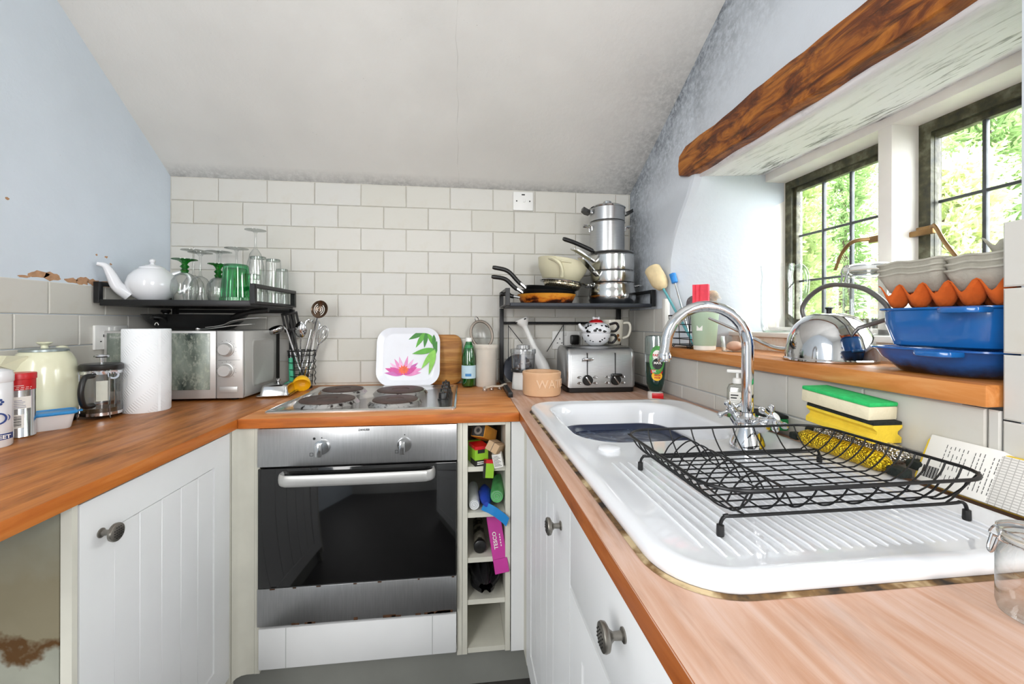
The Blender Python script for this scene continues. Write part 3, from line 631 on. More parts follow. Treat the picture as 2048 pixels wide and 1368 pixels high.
# ------------------------------------------------------------------ microwave
M_SILVER = mat('silver_lacquer', '#c3c2c0', .35, .55, var=.03); M_SILVERD = mat('silver_side', '#babab6', .4, .35, var=.03)
U = thing('microwave_oven', 'silver microwave oven with two dials below the glass shelf', 'microwave', (.012, -.355, ZC))
for fx in (.04, .42):
    for fy in (.03, .26): b = nb(); lathe(b, [(0, 0), (.012, 0), (.014, .010), (0, .010)], 16, T(fx, fy, 0)); part('foot', b, M_BLACK, U)
b = nb(); box(b, 0, .465, .012, .30, .009, .258, bev=.004); BODY = part('body', b, M_SILVERD, U)
b = nb(); loft(b, [[(x, p[0], p[1]) for p in rrect(.06 - e, .25 + e, .04 - e, .225 + e, .018)] for x, e in ((.464, 0), (.4672, -.004), (.4672, -.010), (.4655, -.014))]); part('side_emboss', b, M_SILVERD, BODY)
b = nb(); box(b, .425, .4662, .270, .302, .0085, .2585); part('back_edge', b, M_BLACK, BODY, smooth=False)
b = nb(); box(b, 0, .372, -.006, .0115, .009, .258, bev=.003); DR = part('door', b, M_SILVER, U)
def mirror_glass():
    t = NT('speckled_mirror_glass').set(.12, 0, .6); f = t.noise(70, 5, t.mapped((1, 1, .6)), .7); g = t.noise(9, 4, t.mapped((1, 1, .4)))
    c = t.mix(t.ramp(g, [(.4, 0.), (.6, 1.)]), '#39443f', '#8f998f'); t.col(t.mix(t.ramp(f, [(.5, 0.), (.62, .7)]), c, '#a7ada0')); return t.m
b = nb(); box(b, .012, .352, -.0085, -.004, .042, .250, bev=.001); part('door_glass', b, mirror_glass(), DR)
text('maker_name', 'Russell Hobbs', .0135, mat('grey_print', '#b9bcb8', .5), DR, T(.060, -.0088, .236) @ FACE)
b = nb(); box(b, .374, .465, -.006, .0115, .009, .258, bev=.003); CP = part('control_panel', b, M_SILVER, U)
for z in (.190, .112):
    b = nb(); lathe(b, [(0, 0), (.027, 0), (.027, .004), (.0235, .005), (.022, .018), (.020, .020), (0, .020)], 36, T(.408, -.006, z) @ RX(90)); part('dial', b, M_SILVER, CP)
    b = nb()
    for k in range(11):
        a = math.radians(-40 + k * 26); box(b, -.0004, .0004, -.0003, .0003, .031, .0345, T(.408, -.0063, z) @ RY(90 - math.degrees(a)))
    part('dial_marks', b, M_BLACK, CP, kind='stuff')
b = nb(); box(b, .38, .455, -.0064, -.0058, .150, .151); part('divider_line', b, M_BLACK, CP, smooth=False)
b = nb(); box(b, .385, .447, -.0085, -.006, .030, .052, bev=.001); part('door_button', b, M_SILVER, CP)
# pans on the microwave
M_IRONPAN = mat('black_seasoned_iron', '#121314', .38, .25, var=.25, vs=25)
ZM = ZC + .2585
U = thing('wok', 'wide black wok resting on top of the microwave', 'pan', (.225, -.20, ZM))
b = nb(); lathe(b, [(0, 0), (.11, .0), (.13, .006), (.165, .036), (.178, .058), (.181, .059), (.180, .061), (.172, .056), (.155, .032), (.12, .009), (0, .004)], 56, sy=.8); part('body', b, M_IRONPAN, U)
b = nb(); tube(b, bez([(-.06, -.115, .034), (-.062, -.150, .046), (-.045, -.165, .05), (-.028, -.150, .046), (-.03, -.118, .034)], 6), .006, 8); part('loop_handle', b, M_IRONPAN, U)
b = nb(); tube(b, [(-.066 + .006 * math.cos(a), -.122, .020 + .009 * math.sin(a)) for a in [PI * k / 10 for k in range(11)]], .0012, 5); part('maker_mark', b, M_PAPER, U)
U = thing('frying_pan', 'black frying pan with raised handle nested in the wok on the microwave', 'pan', (.245, -.205, ZM + .0075))
b = nb(); lathe(b, [(0, .004), (.085, .004), (.095, .008), (.122, .040), (.125, .043), (.122, .043), (.092, .011), (0, .007)], 48, sy=.92); part('body', b, M_IRONPAN, U)
b = nb(); tube(b, bez([(.112, -.035, .036), (.16, -.06, .050), (.225, -.085, .064), (.30, -.11, .070)], 8), [.008] * 8 + [.010] * 9 + [.011] * 7 + [.008], 10, flat=.6); part('handle', b, M_BLACK, U)
b = nb(); lathe(b, [(0, 0), (.010, 0), (.010, .02), (.016, .026), (.014, .033), (0, .034)], 20, T(-.085, -.07, .038)); part('lid_knob', b, M_BLACK, U)
def blade(b, pts, w_, t_, M=None):
    """flat tapered strip along pts; w_ widths"""
    L = []; n = len(pts)
    for i, p in enumerate(pts):
        d = (Vector(pts[min(i + 1, n - 1)]) - Vector(pts[max(i - 1, 0)])).normalized(); s = d.cross(Vector((0, 0, 1))); s = s.normalized() if s.length > .1 else Vector((1, 0, 0)); up = s.cross(d).normalized()
        h = s * w_[i] / 2; k = up * t_ / 2; p = Vector(p); L.append([p - h - k, p + h - k, p + h + k, p - h + k])
    loft(b, L, M)
U = thing('cake_slice', 'broad steel serving slice sticking out above the microwave corner', 'utensil', (.345, -.350, ZM))
b = nb(); blade(b, bez([(0, 0, .012), (.06, -.008, .020), (.10, -.012, .034), (.16, -.02, .044), (.21, -.03, .048)], 4), [.012, .012, .012, .013, .014, .016, .02, .03, .04, .05, .056, .058, .058, .056, .052, .048, .044], .002); part('blade', b, M_STEEL, U)
U = thing('serving_tongs', 'slim steel tongs lying across the front of the microwave top', 'utensil', (.318, -.352, ZM + .0005))
for s in (-1, 1):
    b = nb(); blade(b, bez([(0, 0, .004), (.05, s * .004, .008), (.12, s * .008, .018), (.19, s * .008, .024)], 4), [.012] * 13, .0022); part('arm', b, M_POLISH, U)
b = nb(); ball(b, .008, T(0, 0, .006), n=12); part('hinge', b, M_POLISH, U)
# ------------------------------------------------------------------ black shelf over the microwave
def guard1(parent, x, y0, y1, z, h=.062, t=.018):
    b = nb(); path = [(x, y0 + t / 2, z - .012), (x, y0 + t / 2, z + h - t / 2), (x, y1 - t / 2, z + h - t / 2), (x, y1 - t / 2, z - .012)]
    outer = [(y0, z - .012), (y1, z - .012), (y1, z + h), (y0, z + h)]; inner = [(y0 + t, z - .006), (y1 - t, z - .006), (y1 - t, z + h - t * .8), (y0 + t, z + h - t * .8)]
    va = [[b.verts.new((xx, p[0], p[1])) for p in q] for xx in (x - t / 2, x + t / 2) for q in (outer, inner)]
    for k in range(4):
        j = (k + 1) % 4; o0, i0, o1, i1 = va
        b.faces.new((o0[k], o0[j], i0[j], i0[k])); b.faces.new((o1[k], o1[j], i1[j], i1[k])); b.faces.new((o0[k], o0[j], o1[j], o1[k])); b.faces.new((i0[k], i0[j], i1[j], i1[k]))
    bmesh.ops.recalc_face_normals(b, faces=b.faces); bmesh.ops.bevel(b, geom=list(b.edges), offset=.001, segments=1, affect='EDGES'); return part('side_guard', b, M_BLACKMETAL, parent)
ZL = 1.279
U = thing('over_microwave_rack', 'black metal rack over the microwave holding teapot and glasses', 'rack', (0, 0, ZC))
z = ZL - ZC
b = nb(); box(b, .030, .522, -.402, -.022, z - .022, z, bev=.002); part('shelf_board', b, M_BLACKMETAL, U)
guard1(U, .020, -.402, -.022, z); guard1(U, .527, -.402, -.022, z)
for x in (.030, .512): b = nb(); box(b, x - .0, x + .018, -.038, -.020, 0, z - .022, bev=.001); part('post', b, M_BLACKMETAL, U)
b = nb(); box(b, .048, .512, -.034, -.024, .33, .345); part('cross_bar', b, M_BLACKMETAL, U, smooth=False)
# teapot
U = thing('teapot', 'plain white round teapot on the rack over the microwave', 'teapot', (.138, -.312, ZL), 16)
b = nb(); lathe(b, [(0, 0), (.040, 0), (.043, .004), (.060, .016), (.074, .042), (.077, .062), (.070, .088), (.054, .108), (.040, .118), (.036, .120)], 48); BODY = part('body', b, M_CERAMIC, U)
b = nb(); lathe(b, [(.040, .118), (.038, .123), (.024, .130), (.009, .134), (.006, .139), (.0095, .145), (.009, .151), (.004, .155), (0, .1555)], 36); part('lid', b, M_CERAMIC, U)
P_ = bez([(-.056, -.02, .018), (-.088, -.032, .048), (-.104, -.037, .088), (-.118, -.043, .118), (-.138, -.05, .124)], 6); n = len(P_)
b = nb(); tube(b, P_, [.024 - .017 * min(1, i / (n - 3)) for i in range(n)], 16); part('spout', b, M_CERAMIC, U)
b = nb(); tube(b, bez([(.055, .018, .102), (.088, .028, .112), (.106, .033, .088), (.098, .03, .052), (.072, .022, .034)], 8), .0075, 10, flat=1.2); part('handle', b, M_CERAMIC, U)
# glasses, all standing upside down
def goblet(label, x, y, h, r, foot, mfoot=None, bowl=None, stem=.0042, grp='stemmed glasses on the rack'):
    U = thing('wine_glass', label, 'glass', (x, y, ZL), 0, grp); bl = bowl or h * .52; m = mfoot or GLASS
    b = nb(); lathe(b, [(r * .82, .0005), (r * .93, bl * .2), (r, bl * .45), (r * .93, bl * .7), (r * .62, bl * .9), (r * .25, bl * .99), (.0001, bl)], 36); part('bowl', b, GLASS, U)
    b = nb()
    if mfoot: lathe(b, [(.010, bl - .002), (.014, bl + .006), (.008, bl + .012), (.015, bl + .02), (.008, bl + .028), (.012, h - .012), (foot * .5, h - .006), (foot, h - .002), (foot, h), (0, h)], 32)
    else: lathe(b, [(stem * 1.8, bl - .001), (stem, bl + .01), (stem, h - .016), (stem * 2.2, h - .008), (foot * .5, h - .0045), (foot, h - .0018), (foot, h), (foot * .5, h - .002), (0, h - .003)], 32)
    part('stem_and_foot', b, m, U); return U
goblet('green-stemmed goblet right beside the teapot handle', .268, -.345, .152, .042, .040, GREENS, .105)
goblet('green-stemmed goblet next to the green tumblers', .362, -.305, .142, .038, .035, GREENS, .092)
goblet('clear wine glass directly behind the goblet beside the teapot', .215, -.205, .208, .036, .042)
goblet('clear wine glass between the two green-stemmed goblets', .275, -.265, .190, .036, .040)
goblet('clear wine glass behind the goblet beside the green tumblers', .31, -.20, .205, .036, .042)
goblet('clear wine glass at the back wall, left of the tall flute', .318, -.09, .238, .036, .045)
goblet('clear wine glass at the back wall, second left of the tall flute', .235, -.075, .225, .036, .045)
goblet('tallest upside-down glass with its foot highest on the rack', .415, -.135, .310, .034, .040, bowl=.232)
M_TUMB = GLASS
def tumbler(label, x, y, h, r0, r1, m=GLASS, ribs=0, grp='tumblers on the rack', base=.01):
    U = thing('tumbler', label, 'glass', (x, y, ZL), 0, grp); b = nb()
    if ribs:
        N = ribs * 4; rings = []
        for z, r in ((0, r0), (.012, r0 - .0005), (.013, r0 - .003), (h - .012, r1 + .001), (h - .004, r1), (h, r1 - .004)): rings.append([((r + .0007 * math.cos(2 * PI * i / 4)) * math.cos(2 * PI * i / N), (r + .0007 * math.cos(2 * PI * i / 4)) * math.sin(2 * PI * i / N), z) for i in range(N)])
        loft(b, rings, cap=False); b.faces.new([v for v in b.verts][-N:])
    else: lathe(b, [(r0, 0), (r1, h - base), (r1 - .001, h - .002), (r1 - .004, h), (0, h)], 36)
    part('wall', b, m, U); 
    if not ribs: b = nb(); lathe(b, [(0, h - base), (r1 - .003, h - base), (r1 - .003, h - .001), (0, h - .001)], 28); part('thick_base', b, glassy('glass_base', (.86, .93, .88), .02, .5, .14), U)
    return U
tumbler('ribbed green tumbler in front, mouth down, nested over another', .442, -.340, .136, .052, .039, GREENG, 40)
tumbler('inner green tumbler nested under the ribbed one', .442, -.340, .122, .047, .035, GREENG, 40)
tumbler('tall clear tumbler right behind the green tumblers', .462, -.215, .186, .036, .030)
tumbler('tall clear tumbler at the back right of the rack', .480, -.12, .190, .034, .028)
tumbler('short heavy tumbler behind the right guard of the rack', .478, -.30, .105, .036, .031, base=.018)
tumbler('plain straight tumbler furthest right on the rack', .500, -.055, .158, .030, .027, base=.014) if False else tumbler('plain straight tumbler furthest right on the rack', .488, -.055, .156, .027, .025)
# wall socket behind the press
def socket(name, label, M, w_, h_, holes, switches, plug=None):
    U = thing(name, label, 'socket'); U.matrix_world = M
    b = nb(); box(b, -w_ / 2, w_ / 2, -.009, .0, -h_ / 2, h_ / 2, bev=.003); part('face_plate', b, M_WHITE, U)
    for x in holes:
        for dx, dz, a, c in ((0, .014, .002, .0045), (-.011, -.006, .0035, .002), (.011, -.006, .0035, .002)): b = nb(); box(b, x + dx - a, x + dx + a, -.0094, -.0088, dz - c - .008, dz + c - .008); part('pin_hole', b, M_BLACK, U, smooth=False)
    for x, zz in switches: b = nb(); box(b, x - .006, x + .006, -.013, -.008, zz - .009, zz + .009, bev=.0015); part('rocker_switch', b, M_WHITE, U)
    return U
socket('wall_socket', 'white double wall socket on the left wall behind the coffee press', T(.0052, -.325, 1.145) @ RZ(90), .146, .086, (-.038, .038), ((-.012, .028), (.012, .028)))
# ------------------------------------------------------------------ butter dish, scoop
U = thing('butter_dish', 'steel butter dish with domed cover in front of the utensil basket', 'butter dish', (.552, -.245, ZC), 8)
b = nb(); loft(b, [[(*p, z) for p in rrect(-a, a, -c, c, .008)] for a, c, z in ((.050, .066, 0), (.056, .072, .004), (.060, .076, .007), (.060, .076, .0085), (.05, .066, .006))]); part('tray', b, M_POLISH, U)
b = nb(); loft(b, [[(*p, z) for p in rrect(-a, a, -c, c, .012)] for a, c, z in ((.050, .066, .0075), (.049, .065, .012), (.044, .060, .040), (.038, .054, .046), (.020, .03, .048))]); CV = part('cover', b, M_POLISH, U)
b = nb(); lathe(b, [(0, 0), (.003, 0), (.003, .005), (.008, .009), (.0085, .014), (.005, .018), (0, .019)], 16, T(0, 0, .048)); part('cover_knob', b, M_POLISH, CV)
U = thing('measuring_scoop', 'bright yellow plastic scoop lying by the hob corner', 'scoop', (.612, -.165, ZC), 0)
M_YEL = mat('yellow_plastic', '#f2b90f', .4, var=.04); b = nb(); Mx = T(0, 0, .0345) @ RX(128) @ RY(14)
lathe(b, [(0, -.030), (.014, -.0285), (.028, -.020), (.0365, -.004), (.038, .012), (.0365, .014), (.034, -.003), (.024, -.018), (0, -.026)], 32, Mx, .92, .92); part('cup', b, M_YEL, U)
b = nb(); blade(b, [(0, .018, .03), (-.01, .045, .022), (-.02, .065, .006)], [.014, .012, .012], .004); part('handle', b, M_YEL, U)
# ------------------------------------------------------------------ wire basket of utensils
M_WIRE = mat('black_wire', '#101113', .4, .3, var=.1)
BX, BY = .580, -.078
U = thing('utensil_basket', 'black wire basket holding cooking utensils in the back corner', 'basket', (BX, BY, ZC))
def rring(r, z, n=24): return [(r * math.cos(2 * PI * k / n), r * math.sin(2 * PI * k / n), z) for k in range(n)]
for z in (.002, .028, .055, .085, .115, .145, .165): b = nb(); tube(b, rring(.043 + .012 * z / .165, z), .0017 if z < .16 else .0025, 6, closed=True); part('ring_wire', b, M_WIRE, U)
for k in range(10):
    a = 2 * PI * k / 10; b = nb(); tube(b, [(.043 * math.cos(a), .043 * math.sin(a), .002), (.055 * math.cos(a), .055 * math.sin(a), .165)], .0016, 6); part('upright_wire', b, M_WIRE, U)
b = nb(); tube(b, bez([(.056, -.006, .16 - .013 * k + .004 * (k % 2)) if k % 2 == 0 else (.064, -.012, .16 - .013 * k) for k in range(12)], 5), .0015, 6); part('scroll_wire', b, M_WIRE, U)
b = nb(); lathe(b, [(0, .001), (.042, .001), (.042, .003), (0, .003)], 20); part('base_plate', b, M_WIRE, U)
def upright(d):
    z = d.normalized(); x = Vector((0, 1, 0)).cross(z).normalized(); y = z.cross(x); return Matrix((x, y, z)).transposed().to_4x4()
def tool(name, label, foot, head, mats=None):
    """a utensil in the basket: local frame with z along the handle from foot to head (offsets from the basket centre)"""
    p0 = Vector((BX + foot[0], BY + foot[1], ZC + foot[2])); p1 = Vector((BX + head[0], BY + head[1], ZC + head[2])); d = p1 - p0
    U = thing(name, label, 'utensil'); U.matrix_world = Matrix.Translation(p0) @ upright(d); return U, d.length
def rod(L, r0=.004, r1=.003, n=8): return tube(nb(), [(0, 0, 0), (0, 0, L * .45), (0, 0, L)], [r0, r0, r1], n)
def spoon_head(b, L, w_, l_, depth, M=None):
    grid(b, lambda u, v: (w_ * math.sin(PI * v) ** .55 * (u * 2 - 1) * (1 if .0 < v < 1 else .0) * .5, -depth * (1 - (u * 2 - 1) ** 2) * math.sin(PI * v), L + l_ * v), 10, 14, M)
U, L = tool('slotted_spoon', 'steel slotted spoon standing tallest at the right of the basket', (.0, .0, .006), (.078, -.03, .318))
b = rod(L, .005, .004); part('handle', b, M_POLISH, U)
Rf = RZ(-60)
b = nb(); lathe(b, [(.0, -.006), (.02, -.004), (.031, .002), (.034, .008), (.033, .0085), (.02, -.002), (0, -.004)], 32, T(.004, -.004, L + .030) @ Matrix.Rotation(math.radians(78), 4, 'X') @ Matrix.Identity(4), 1, 1.15); H = part('bowl', b, mat('bronze_steel', '#6d5a4b', .25, .95), U)
for r in (.007, .014, .021):
    for s in (-1, 1): b = nb(); tube(b, [(.004 + r * math.sin(a) * s, -.004 - .010, L + .030 + r * 1.2 * math.cos(a)) for a in [math.radians(30 + 12 * k) for k in range(11)]], .0016, 5); part('slot', b, M_PAPER, H)
U, L = tool('slotted_spatula', 'black slotted spatula leaning left in the basket', (.012, .010, .006), (-.030, -.020, .262))
part('handle', rod(L, .005, .004), M_BLACK, U)
for k in range(5): b = nb(); box(b, -.034 + k * .0145, -.034 + k * .0145 + .0095, -.002, .001, L, L + .062, RY(0), bev=.0008, seg=1); part('tine', b, M_BLACK, U)
b = nb(); box(b, -.034, .034, -.002, .001, L - .012, L + .002, bev=.001); box(b, -.034, .034, -.002, .001, L + .061, L + .072, bev=.001); part('blade_edge', b, M_BLACK, U)
U, L = tool('ladle', 'steel ladle with its bowl hanging over the microwave side', (.020, -.012, .006), (-.050, -.032, .258))
part('handle', tube(nb(), [(0, 0, 0), (0, 0, L), (-.008, -.004, L + .014), (-.02, -.008, L + .016)], [.004, .004, .006, .008], 8), M_POLISH, U)
b = nb(); ball(b, .032, T(-.040, -.012, L + .010) @ RY(-8), 1.15, .95, .55, 20); part('bowl', b, M_POLISH, U)
U, L = tool('serving_spoon', 'steel serving spoon in the middle of the basket', (-.012, .012, .006), (.006, -.028, .225))
part('handle', rod(L, .004, .0035), M_POLISH, U); b = nb(); spoon_head(b, L - .004, .052, .075, .012); part('bowl', b, M_POLISH, U, solidify=.0015)
U, L = tool('potato_masher', 'steel potato masher head behind the slotted spoon', (-.018, -.008, .006), (.036, .012, .258))
part('handle', rod(L, .004, .0035), M_POLISH, U)
b = nb(); tube(b, bez([(-.03, 0, L), (-.03, .0, L + .03), (-.018, .006, L + .042), (-.014, -.006, L + .03), (-.004, .006, L + .044), (.004, -.006, L + .03), (.016, .006, L + .042), (.03, 0, L + .03), (.03, 0, L)], 5), .0035, 8); part('wire_grid', b, M_POLISH, U)
U, L = tool('whisk', 'steel balloon whisk leaning right in the basket', (.004, .016, .006), (.066, .010, .185))
part('handle', rod(L, .006, .005), M_POLISH, U)
for k in range(5):
    a = PI * k / 5; b = nb(); tube(b, bez([(0, 0, L), (.022 * math.cos(a), .022 * math.sin(a), L + .045), (.018 * math.cos(a), .018 * math.sin(a), L + .08), (0, 0, L + .095), (-.018 * math.cos(a), -.018 * math.sin(a), L + .08), (-.022 * math.cos(a), -.022 * math.sin(a), L + .045), (0, 0, L)], 5), .0012, 5); part('wire_loop', b, M_POLISH, U)
U, L = tool('palette_knife', 'green-handled tool at the left side of the basket', (-.030, -.020, .006), (-.036, -.026, .150))
part('handle', tube(nb(), [(0, 0, 0), (0, 0, .01), (0, 0, .07), (0, 0, .13)], [.010, .012, .011, .009], 12), mat('green_handle', '#3fae86', .45), U)
b = nb(); tube(b, [(0, 0, .125), (0, 0, L + .02)], .004, 8); part('shaft', b, M_POLISH, U)
U, L = tool('plastic_spoon', 'pale plastic spoon tip rising behind the slotted spoon', (.018, .018, .006), (.062, .016, .345))
part('handle', rod(L, .004, .003), M_WHITE, U); b = nb(); spoon_head(b, L - .004, .022, .05, .004); part('tip', b, M_WHITE, U, solidify=.0015)
# ------------------------------------------------------------------ hob
U = thing('electric_hob', 'stainless steel electric hob with four solid hotplates', 'hob', (0, 0, ZC))
hx0_, hx1_, hy0_, hy1_ = .657, 1.262, -.606, -.085
b = nb(); loft(b, [[(*p, z) for p in rrect(hx0_ + e, hx1_ - e, hy0_ + e, hy1_ - e, .012)] for e, z in ((0, 0), (0, .004), (.004, .0075), (.014, .0075), (.020, .003))]); TOP = part('hob_top', b, mat('shiny_hob_steel', '#d6d5d3', .16, .9, var=.04), U)
M_PLATE = mat('rusty_cast_plate', '#54443f', .6, .3, var=.35, vs=22, bump=.3, bs=60); M_SPILL = (lambda t: (t.set(.4, .9), t.col(t.ramp(t.noise(45, 4), [(.36, '#2c2523'), (.47, '#b8b6b4')])), t.m)[-1])(NT('burnt_chrome_ring'))
for x, y, r in ((.806, -.458, .098), (.798, -.232, .084), (1.046, -.486, .084), (1.034, -.272, .098)):
    b = nb(); lathe(b, [(r - .006, .003), (r + .010, .003), (r + .008, .005), (r + .001, .0145), (r - .006, .0155)], 48, T(x, y, 0)); part('trim_ring', b, M_SPILL, U)
    b = nb(); lathe(b, [(r - .008, .008), (r - .005, .0175), (r - .008, .0200), (r * .36, .0200), (r * .34, .0175), (0, .0175)], 48, T(x, y, 0)); part('hotplate', b, M_PLATE, U)
for k in range(4):
    b = nb(); lathe(b, [(0, .003), (.021, .003), (.021, .006), (.0175, .008), (.0165, .028), (.015, .030), (0, .030)], 24, T(1.212, -.155 - k * .093, 0)); K = part('hob_knob', b, M_BLACK, U)
    b = nb(); box(b, -.004, .004, -.017, .017, .029, .036, T(1.212, -.155 - k * .093, 0), bev=.0015); part('grip', b, M_BLACK, K)
# ------------------------------------------------------------------ plate, board, bottle, crock
U = thing('square_plate', 'square white plate printed with a pink lotus leaning on the tiles', 'plate'); U.matrix_world = T(1.040, -.078, ZC + .0005) @ RX(-9.2) @ RX(90)
S = .141; H2 = .266
b = nb(); loft(b, [[(p[0], p[1] + H2 / 2, z) for p in rrect(-S + e, S - e, -H2 / 2 + e, H2 / 2 - e, .066 - e * .6, 8)] for e, z in ((.022, 0), (.0, .016), (.0, .018), (.002, .0175), (.024, .006), (.03, .0055))]); PLT = part('plate_body', b, mat('white_melamine', '#e9ebf2', .22, var=.02), U)
rg = random.Random(8)
def petal(b, x, y, ang, L, w_, z, bend=0):
    n = 8; pts = []
    for i in range(n + 1): t = i / n; pts.append((w_ / 2 * math.sin(PI * t ** .8) + bend * t * t, L * t))
    for i in range(n - 1, 0, -1): t = i / n; pts.append((-w_ / 2 * math.sin(PI * t ** .8) + bend * t * t, L * t))
    addv(b, [(x + px * math.cos(ang) - py * math.sin(ang), y + px * math.sin(ang) + py * math.cos(ang), z) for px, py in pts], [tuple(range(len(pts)))])
PK = [mat('lotus_pink_%d' % i, c, .35, var=.12, vs=40) for i, c in enumerate(('#d23f97', '#e58ac0', '#c95fb0', '#efb3da'))]
cx_, cy_ = -.022, .052
for i, (a, L, w_, c) in enumerate(((70, .088, .026, 0), (-72, .088, .026, 1), (84, .086, .020, 2), (-84, .080, .020, 1), (48, .082, .020, 3), (-50, .084, .022, 2), (30, .084, .018, 1), (-32, .084, .018, 3), (14, .086, .018, 3), (-12, .088, .017, 1), (60, .07, .024, 0), (-60, .07, .024, 0))):
    b = nb(); petal(b, cx_, cy_, math.radians(a), L, w_, .0062 + i * .0001); part('petal', b, PK[c], PLT, smooth=False)
b = nb(); n = 22; addv(b, [(cx_ + (.027 if i % 2 else .017) * math.cos(2 * PI * i / n), cy_ + .022 + (.024 if i % 2 else .014) * math.sin(2 * PI * i / n), .0078) for i in range(n)], [tuple(range(n))]); part('lotus_heart', b, mat('lotus_orange', '#ee5d2c', .35, var=.15, vs=60), PLT, smooth=False)
LF = [mat('bamboo_%d' % i, c, .35, var=.15, vs=30) for i, c in enumerate(('#2f7d1f', '#58a92b', '#86c74c'))]
for i, (x, y, a, L, w_, c) in enumerate(((.072, .252, 118, .085, .024, 0), (.074, .250, 150, .088, .022, 1), (.080, .252, 172, .080, .020, 0), (.086, .252, 196, .066, .018, 1), (.095, .25, 218, .055, .016, 0), (.118, .168, 102, .105, .026, 1), (.118, .166, 146, .108, .024, 2), (.120, .164, 166, .118, .024, 2), (.112, .235, 182, .072, .018, 0), (.126, .205, 178, .06, .014, 0))):
    b = nb(); petal(b, x, y, math.radians(a), L, w_, .0064 + i * .0001 + .0035 * (x > .1) * 1.4); part('leaf', b, LF[c], PLT, smooth=False)
U = thing('chopping_board', 'round-cornered wooden chopping board behind the lotus plate', 'board'); U.matrix_world = T(1.176, -.0075, ZC + .0005) @ RX(90)
b = nb(); prism(b, rrect(-.105, .105, 0, .232, .04, 8), 0, .018, bev=.003); part('board', b, wood('board_wood', '#8a5522', '#b27a38', '#c99a58', 'X', .4, .5), U)
U = thing('water_bottle', 'green plastic water bottle with white cap by the crock', 'bottle', (1.312, -.115, ZC))
b = nb(); lathe(b, [(0, .004), (.022, .001), (.029, .004), (.032, .014), (.032, .10), (.0315, .135), (.024, .170), (.0155, .196), (.0125, .206), (.0125, .216), (0, .216)], 36); part('body', b, glassy('bottle_green', (.16, .62, .28), .05, .45, .12), U)
b = nb(); lathe(b, [(0, .006), (.026, .006), (.0305, .014), (.0305, .125), (.022, .165), (0, .165)], 28); part('water', b, mat('green_water', '#14803c', .15, var=.15), U)
b = nb(); lathe(b, [(.0325, .040), (.0325, .098)], 36); LB = part('label_band', b, mat('pale_blue_label', '#bcd9e6', .5, var=.05), U)
b = nb(); arc_label(b, .0327, .05, .062, -.5, .35); part('label_print', b, mat('label_blue', '#3f86c4', .5), LB)
b = nb(); lathe(b, [(.0132, .204), (.0145, .205), (.0145, .219), (.0135, .2215), (0, .2215)], 28); part('cap', b, M_WHITE, U)
b = nb(); lathe(b, [(.0165, .188), (.0175, .184), (.021, .176)], 28); part('neck_label', b, mat('pale_blue_label', '#bcd9e6'), U)
U = thing('utensil_crock', 'pale stoneware crock holding a sieve at the back wall', 'crock', (1.391, -.098, ZC))
b = nb(); lathe(b, [(0, 0), (.046, 0), (.049, .004), (.050, .165), (.053, .172), (.0565, .178), (.0565, .188), (.053, .192), (.047, .190), (.045, .18), (.045, .01), (0, .008)], 44); part('body', b, mat('putty_glaze', '#d5cfc4', .25, var=.04), U)
U = thing('sieve', 'round steel sieve standing in the stoneware crock', 'sieve'); U.matrix_world = T(1.387, -.098, ZC + .187) @ RY(-18) @ RX(90 - 6)
b = nb(); tube(b, [(.048 * math.cos(a), .052 + .062 * math.sin(a), 0) for a in [2 * PI * k / 36 for k in range(36)]], .0042, 8, closed=True, flat=1.5); part('rim', b, mat('dull_steel', '#6f675f', .35, .9), U)
b = nb(); grid(b, lambda u, v: ((.046 * v) * math.cos(2 * PI * u), .052 + (.060 * v) * math.sin(2 * PI * u), -.022 * (1 - v * v)), 30, 6); part('mesh', b, glassy('wire_mesh', (.75, .75, .74), .3, .5, .12), U)
b = nb(); tube(b, bez([(-.006, .110, 0), (-.007, .128, 0), (0, .138, 0), (.007, .128, 0), (.006, .110, 0)], 5), .0022, 6); part('hook', b, M_POLISH, U)
b = nb(); blade(b, [(.0, -.01, 0), (.002, -.06, .0), (.0, -.12, .0)], [.012, .011, .012], .003); part('handle', b, M_POLISH, U)
# fused switch near the ceiling
U = socket('fused_switch', 'white fused switch plate high on the tiled wall', T(1.575, -.0055, 1.789), .098, .090, (), ((.004, .004),))
for x in (-.032, .032): b = nb(); lathe(b, [(0, 0), (.0035, 0), (.0035, .001), (0, .001)], 12, T(x, -.009, 0) @ RX(90)); part('screw', b, M_BLACK, U)
b = nb(); box(b, -.008, .008, -.0098, -.0088, .028, .034); part('neon_window', b, M_BLACK, U, smooth=False)
# ------------------------------------------------------------------ right-hand rack
ZR = 1.283
U = thing('pan_rack', 'black metal rack stacked with pans over the toaster', 'rack', (0, 0, ZC)); z = ZR - ZC
b = nb(); box(b, 1.478, 2.088, -.312, -.022, z - .016, z, bev=.002); part('shelf_board', b, mat('dark_blue_black_coat', '#2b2f36', .45, .3, var=.1), U)
guard1(U, 1.468, -.312, -.022, z, .060, .018); guard1(U, 2.098, -.312, -.022, z, .060, .018)
for x in (1.460, 2.040): b = nb(); box(b, x, x + .019, -.042, -.020, 0, z - .016, bev=.001); part('post', b, M_BLACKMETAL, U)
for x in (1.460, 2.060): b = nb(); box(b, x, x + .018, -.408, -.043, 0, .020, bev=.002); part('foot_bar', b, M_BLACKMETAL, U)
b = nb(); tube(b, [(1.479, -.031, .288), (2.04, -.031, .288)], .0065, 10); part('cross_bar', b, M_BLACKMETAL, U)
